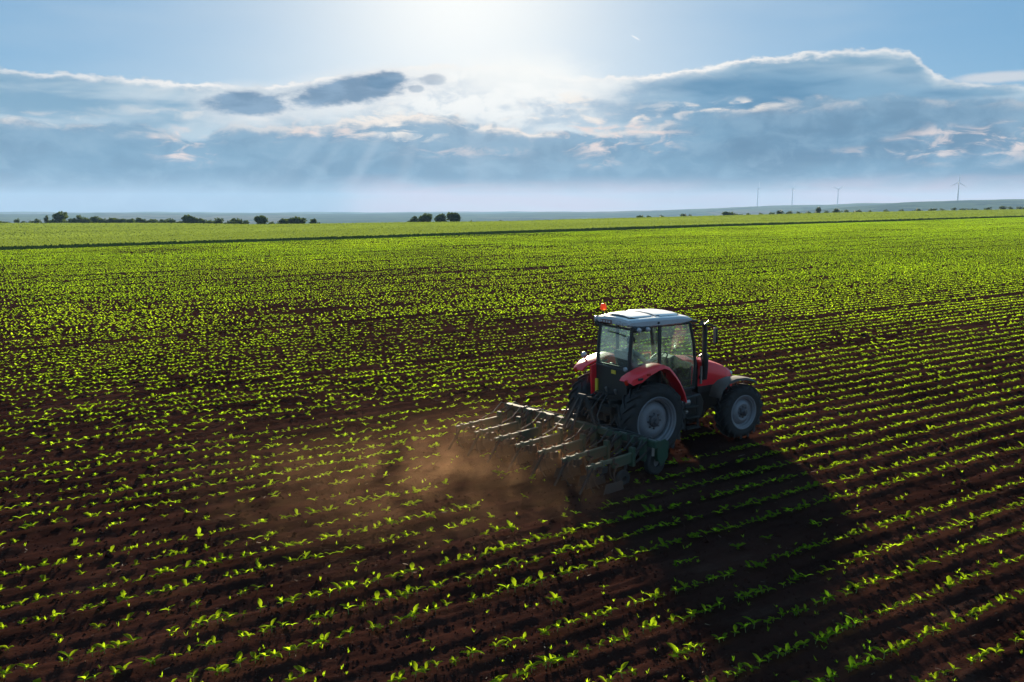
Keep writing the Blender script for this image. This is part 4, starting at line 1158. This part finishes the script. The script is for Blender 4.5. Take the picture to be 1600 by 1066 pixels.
for s in (-1, 1):
    MB().lathe([(0, -.012), (.022, -.01), (.028, 0), (.02, .012), (0, .014)], 12, axis='y', cx=.165, cy=s * .088, cz=2.36).build('ear', m_body, DR)
    MB().lathe([(0, .008), (.010, .006), (.013, 0)], 10, axis='x', cx=.247, cy=s * .032, cz=2.385).build('eye', m_hair, DR)
MB().box(.243, .252, -.026, .026, 2.305, 2.315).build('mouth', m_plate, DR)

# ================================================================ crop seedlings
def leaf_geo(L, Wd, rise, droop, fold, cols=3, rows=4):
    """one leaf along +x from the origin, pointed oval, folded on its midrib"""
    V, F = [], []
    prof = {4: (0.30, 1.0, 0.78, 0.0), 3: (0.45, 1.0, 0.0)}[rows]
    for i in range(rows):
        s = (i + 0.35) / (rows - 0.65) if i else 0.0
        x = L * s * math.cos(rise * (1 - droop * s)); z = L * (math.sin(rise) * s - droop * s * s * 0.55)
        w = Wd / 2 * prof[i]
        for j in (-1, 0, 1): V.append((x, j * w, z + abs(j) * w * fold))
    for i in range(rows - 1):
        for j in range(2): F.append((i * 3 + j, i * 3 + j + 1, i * 3 + 4 + j, i * 3 + 3 + j))
    return np.array(V), np.array(F)

def rotz(V, a):
    c, s = math.cos(a), math.sin(a); return np.stack([V[:, 0] * c - V[:, 1] * s, V[:, 0] * s + V[:, 1] * c, V[:, 2]], 1)

rr = random.Random(5)
plants = []                                 # each: list of (leaf variant, turn, height), stem height
def plan(k):
    q = random.Random(100 + k); out = []
    h = q.uniform(.045, .065); a0 = q.uniform(0, 6.28)
    for i in range(2): out.append((0, a0 + i * math.pi + q.uniform(-.3, .3), h * .8, q.uniform(.9, 1.1)))
    for i in range(2): out.append((1 + q.randrange(2), a0 + 1.57 + i * math.pi + q.uniform(-.35, .35), h, q.uniform(.85, 1.2)))
    if k % 2:
        for i in range(2): out.append((3, a0 + .8 + i * math.pi + q.uniform(-.3, .3), h * 1.12, q.uniform(.7, 1.0)))
    return h, out
LD = ((.070, .040, .40, .25, .30), (.115, .050, .62, .42, .40), (.130, .054, .48, .52, .40), (.065, .030, 1.0, .30, .45))
LV = [leaf_geo(*q) for q in LD]
LV3 = [leaf_geo(q[0], q[1] * 1.1, *q[2:], rows=3) for q in LD]
PL = [plan(k) for k in range(6)]

# positions: rows along HEAD, .65 m apart, with thin stretches and missing rows
def wedge(x, y, m=0.0): return (y > 6.2 - m) & (np.abs(x) < (y + 2.5 + m) * 0.615 + 1.5)
rows = np.arange(int(2.5 / ROW), int((EDGE - 1.0) / ROW))
P = []
s_tr = TO.x * LF.x + TO.y * LF.y            # the tractor straddles rows evenly
s0 = (s_tr % ROW) + ROW / 2 - ROW * 0.0
for i in rows:
    s = i * ROW + s0 % ROW
    step = 0.17 if s < 45 else 0.19
    u = np.concatenate([np.arange(-140, 2, step), np.arange(2, 340, step * 0.8)])
    u = u + rng.normal(0, step * 0.22, len(u))
    ss = s + rng.normal(0, 0.015, len(u)) + 0.05 * (vnoise(u * 0.12, np.full(len(u), s), 77) - 0.5)
    x = u * FW.x + ss * LF.x; y = u * FW.y + ss * LF.y
    ok = wedge(x, y)
    x, y, u, ss = x[ok], y[ok], u[ok], ss[ok]
    if not len(x): continue
    dens = fbm(u * 0.10, np.full(len(u), i * 0.61), 91, 3)          # patches along the row
    big = fbm(x * 0.045, y * 0.045, 95, 3)
    right = np.clip((x / np.maximum(y, 1) + 0.10) / 0.35, 0, 1)     # the stand is fuller on the right
    pk = 0.93 + 0.05 * right - np.clip(0.38 - dens, 0, 1) * (3.2 - 1.4 * right) - np.clip(0.36 - big, 0, 1) * (2.2 - 1.2 * right)
    if i % 9 == 5: pk = pk - 0.75 * (vnoise(u * 0.04, np.full(len(u), i * 1.7), 99) > 0.35)
    k = rng.random(len(x)) < pk
    P.append(np.stack([x[k], y[k]], 1))
P = np.concatenate(P)
# keep the places of the wheels and the ground-working tools free
rel = np.stack([P[:, 0] - TO.x, P[:, 1] - TO.y], 1)
lu = rel[:, 0] * FW.x + rel[:, 1] * FW.y; ls = rel[:, 0] * LF.x + rel[:, 1] * LF.y
bad = (np.abs(np.abs(ls) - 0.87) < 0.27) & (lu > -1.0) & (lu < 3.1)
bad |= (lu < 3.0) & (lu > -45) & (np.abs(np.abs(ls) - 0.87) < 0.20) & (rng.random(len(P)) < 0.5)
bad |= (lu > -4.6) & (lu < -1.0) & (np.abs(ls) < 2.7) & (rng.random(len(P)) < 0.72)
P = P[~bad]
Z = soil_z(P[:, 0], P[:, 1]) - 0.004
dist = np.hypot(P[:, 0], P[:, 1])
vig = np.clip(0.76 + 0.60 * fbm(P[:, 0] * 0.09, P[:, 1] * 0.09, 111, 3), 0.75, 1.2)
scl = np.clip(rng.normal(1.0, 0.18, len(P)), 0.45, 1.25) * vig
order = np.argsort(dist)
# the nearest seedlings inside the frame are individuals
inf = []
for i in order:
    v = Vector((P[i, 0], P[i, 1], Z[i] - CAMZ))
    zc = v.y * math.cos(PITCH) - v.z * math.sin(PITCH)
    px = 800 + FPX * v.x / zc; py = 533 + FPX * (-v.y * math.sin(PITCH) - v.z * math.cos(PITCH)) / zc
    if -10 < px < 1610 and 0 < py < 1075: inf.append(i)
    if len(inf) >= 300: break
single = np.zeros(len(P), bool); single[inf] = True

m_stem = simple('seedling_stem', (0.16, 0.20, 0.06), 0.6, dirt=0.1)
leaf_me = []
for V, F in LV:
    me = bpy.data.meshes.new('leaf'); me.from_pydata([tuple(v) for v in V], [], [tuple(int(q) for q in f) for f in F]); me.materials.append(m_leaf); me.shade_smooth()
    a = me.attributes.new('tone', 'FLOAT', 'POINT'); a.data.foreach_set('value', np.full(len(V), 0.5, np.float32))
    leaf_me.append(me)
sm = MB().tube([(0, 0, -.03), (.002, .001, .5), (0, 0, 1.0)], [.0042, .0038, .003], 6)
stem_me = bpy.data.meshes.new('stem'); stem_me.from_pydata([tuple(v) for v in sm.v], [], sm.f); stem_me.materials.append(m_stem)
for n, i in enumerate(inf):
    h, lv = PL[n % 6]
    root = bpy.data.objects.new('crop_seedling', None); C.objects.link(root); root.empty_display_size = .05
    root.location = (P[i, 0], P[i, 1], Z[i]); root.rotation_euler = (rng.normal(0, .10), rng.normal(0, .10), rng.uniform(0, 6.28)); root.scale = (scl[i],) * 3
    prop(root, 'young leafy green seedling growing in a row of the dark soil', 'seedling', 'crop seedlings in the nearest rows')
    o = bpy.data.objects.new('stem', stem_me); C.objects.link(o); o.parent = root; o.scale = (1, 1, h * 1.1)
    for v, a, z, s in lv:
        o = bpy.data.objects.new('leaf', leaf_me[v]); C.objects.link(o); o.parent = root
        o.location = (0, 0, z); o.rotation_euler = (0, rng.normal(0, .12), a); o.scale = (s,) * 3

def plant_template(k, lv_set, far=False):
    h, lv = PL[k]; V, F = [], []; b = 0
    for v, a, z, s in (lv if not far else lv[:4]):
        if far:
            L = (.080, .125, .135, .08)[v] * s; w = (.050, .070, .074, .04)[v]; e = (.55, .85, .65, 1.1)[v]
            q = np.array([(0, 0, 0), (L * .5 * math.cos(e), -w / 2, L * .55 * math.sin(e)), (L * math.cos(e * .5), 0, L * math.sin(e) * .75), (L * .5 * math.cos(e), w / 2, L * .55 * math.sin(e))])
            f = np.array([(0, 1, 2, 3)])
        else:
            q, f = lv_set[v]; q = q * s
        q = rotz(q, a) + np.array([0, 0, z]); V.append(q); F.append(f + b); b += len(q)
    return np.concatenate(V), np.concatenate(F)

def scatter(name, ids, templates, label, mat):
    Vs, Fs, Ts = [], [], []; b = 0
    for k, (TV, TF) in enumerate(templates):
        sel = ids[k::len(templates)]; n = len(sel)
        if not n: continue
        th = rng.uniform(0, 2 * np.pi, n); c, s = np.cos(th)[:, None], np.sin(th)[:, None]
        sc = scl[sel][:, None]
        lx, ly = rng.normal(0, .14, (n, 1)), rng.normal(0, .14, (n, 1))
        x = TV[None, :, 0] * c - TV[None, :, 1] * s; y = TV[None, :, 0] * s + TV[None, :, 1] * c; z = TV[None, :, 2] + x * lx + y * ly
        V = np.stack([x * sc + P[sel, 0][:, None], y * sc + P[sel, 1][:, None], z * sc + Z[sel][:, None]], 2)
        F = TF[None] + (np.arange(n) * len(TV))[:, None, None] + b
        Vs.append(V.reshape(-1, 3)); Fs.append(F.reshape(-1, 4)); b += n * len(TV)
        tn = np.clip(0.5 + rng.normal(0, .22, n) + (fbm(P[sel, 0] * .05, P[sel, 1] * .05, 131, 3) - .45) * 1.2 - .45 * np.clip((dist[sel] - 35) / 70, 0, 1), 0, 1)  # farther plants greener and darkened, standing in for self-shading
        Ts.append(np.repeat(tn, len(TV)))
    o = np_mesh(name, np.concatenate(Vs), np.concatenate(Fs), mat, True, np.concatenate(Ts))
    return o

rest = np.where(~single)[0]; rng.shuffle(rest)
nearp = rest[dist[rest] < 42]; farp = rest[dist[rest] >= 42]
V4 = [plant_template(k, LV3) for k in range(6)]
VF = [plant_template(k, None, True) for k in range(6)]
# far plants: one object with the near ones, all of one crop
scl *= 1.0 - 0.16 * np.clip((dist - 22) / 30, 0, 1)
o1 = scatter('crop_rows', nearp, V4, '', m_leaf)
o2 = scatter('crop_rows', farp, VF, '', m_leaf)
ctx_me = o1.data
bm = bmesh.new(); bm.from_mesh(o1.data); bm.from_mesh(o2.data); bm.to_mesh(o1.data); bm.free()
bpy.data.objects.remove(o2)
prop(o1, 'rows of young green crop running across the whole dark field', 'crop', kind='stuff')

# ---------------------------------------------------------------- clods and pale straw on the soil
def bits(name, n, rmax, geo, size, mat, label, cat, sink):
    r = np.exp(rng.uniform(math.log(6.5), math.log(rmax), n)); a = rng.uniform(R(-38), R(38), n)
    x, y = r * np.sin(a), r * np.cos(a); z = soil_z(x, y)
    TV, TF = geo
    s = size * np.exp(rng.normal(0, .55, n)) * np.clip(r / 14, .8, 1.15)
    th = rng.uniform(0, 6.28, n); c, sn = np.cos(th)[:, None], np.sin(th)[:, None]
    jit = 1 + rng.normal(0, .22, (n, len(TV)))
    X_ = TV[None, :, 0] * jit; Y_ = TV[None, :, 1] * jit; Z_ = TV[None, :, 2] * jit + X_ * rng.normal(0, .25, (n, 1))
    V = np.stack([(X_ * c - Y_ * sn) * s[:, None] + x[:, None], (X_ * sn + Y_ * c) * s[:, None] + y[:, None], Z_ * s[:, None] * .8 + z[:, None] + sink * s[:, None]], 2)
    F = TF[None] + (np.arange(n) * len(TV))[:, None, None]
    o = np_mesh(name, V.reshape(-1, 3), F.reshape(-1, 3), mat, False)
    return prop(o, label, cat, kind='stuff')
octa = (np.array([(1, 0, 0), (0, 1, 0), (-1, 0, 0), (0, -1, 0), (0, 0, 1), (.5, .5, .6), (-.6, -.4, .5)], float), np.array([(0, 1, 5), (1, 4, 5), (4, 0, 5), (1, 2, 4), (2, 3, 6), (3, 4, 6), (4, 2, 6), (3, 0, 4)]))
bits('soil_clods', 30000, 45, octa, .016, m_soil, 'loose crumbled clods of dark soil between the crop rows', 'soil', -.1)
wn = 900
wr = np.exp(rng.uniform(math.log(7), math.log(38), wn)); wa = rng.uniform(R(-36), R(36), wn)
wx, wy = wr * np.sin(wa), wr * np.cos(wa); wz = soil_z(wx, wy)
Vw = np.empty((wn, 6, 4, 3))
for k in range(6):
    th = rng.uniform(0, 6.28, wn); L_ = rng.uniform(.03, .075, wn); e = rng.uniform(.5, 1.3, wn)
    c_, s_2 = np.cos(th), np.sin(th)
    for j, (f_, w_) in enumerate(((0, .0), (.55, -.006), (1.0, .0), (.55, .006))):
        d_ = L_ * f_ * np.cos(e); Vw[:, k, j, 0] = wx + c_ * d_ - s_2 * w_; Vw[:, k, j, 1] = wy + s_2 * d_ + c_ * w_; Vw[:, k, j, 2] = wz + L_ * f_ * np.sin(e)
prop(np_mesh('small_weeds', Vw.reshape(-1, 3), (np.arange(wn * 6)[:, None] * 4 + np.arange(4)), m_leaf, False, np.repeat(np.clip(rng.normal(.2, .2, wn), 0, 1), 24)),
     'small grassy weeds scattered between the crop rows', 'weeds', kind='stuff')
straw = (np.array([(-1, -.10, 0), (1, -.08, .1), (1, .10, .12), (-1, .12, .05)], float), np.array([(0, 1, 2), (0, 2, 3)]))
m_straw = simple('straw', (0.20, 0.145, 0.10), 0.7, dirt=0.3)
bits('straw_litter', 1300, 40, straw, .014, m_straw, 'scattered pale bits of straw and dry stalk on the soil', 'straw', .25)

# ================================================================ dust thrown up behind the cultivator
m_dust, t = new_mat('dust')
ox, oy, oz = sep(t, objco(t, 'Object'))
dn = noise(t, objco(t, 'Object'), 1.1, 5, 0.62, 1.0)
dn2 = noise(t, objco(t, 'Object'), 2.6, 3, 0.6, 0.3)
along = (ox + 2.6).abs()
cx1 = (((ox + 0.2) * (1 / 1.5)) * ((ox + 0.2) * (1 / 1.5)) + (oy * (1 / 1.9)) * (oy * (1 / 1.9)))
core = (cx1 * -1.0).exp() * (oz.max(0.0) * -3.2).exp()
tail = (((ox + 3.0) * (1 / 3.0)) * ((ox + 3.0) * (1 / 3.0)) * -1.0 + (oy * (1 / 2.6)) * (oy * (1 / 2.6)) * -1.0).exp() * (oz.max(0.0) * -1.3).exp()
rimx = (1.0 - (ox.abs()).step(5.2, 6.9)) * (1.0 - oy.abs().step(3.0, 4.4)) * (1.0 - oz.step(1.1, 1.9))
den = (core * dn.step(0.44, 0.60) * (dn2 + 0.35) * 0.24 + tail * dn.step(0.40, 0.75) * 0.08) * rimx
vp = t.nodes.new('ShaderNodeVolumePrincipled')
vp.inputs['Color'].default_value = (0.82, 0.50, 0.27, 1); vp.inputs['Anisotropy'].default_value = 0.45
put(t, vp.inputs['Density'], den)
finish(t, None, vp.outputs[0])
m_dust.cycles.volume_step_rate = 1.0
DMX = TM @ Matrix.Translation((-2.9, 0.1, 0)) @ Matrix.Rotation(R(9), 4, 'Z')
dd = MB().box(-7, 2.0, -4.5, 4.5, -.15, 2.0).build('dust_cloud', m_dust)
dd.matrix_basis = DMX
prop(dd, 'reddish dust hanging in the air behind the cultivator', 'dust', kind='stuff')

# ================================================================ haze over the far country
m_haze, t = new_mat('haze')
vp = t.nodes.new('ShaderNodeVolumePrincipled')
vp.inputs['Color'].default_value = (0.40, 0.66, 1.0, 1); vp.inputs['Anisotropy'].default_value = 0.1
vp.inputs['Density'].default_value = 1.1e-4
finish(t, None, vp.outputs[0])
hz = MB().box(-9500, 9500, -9500, 9500, -70, 190).build('haze', m_haze)
prop(hz, 'thin blue haze lying over the far valley and hills', 'haze', kind='stuff')
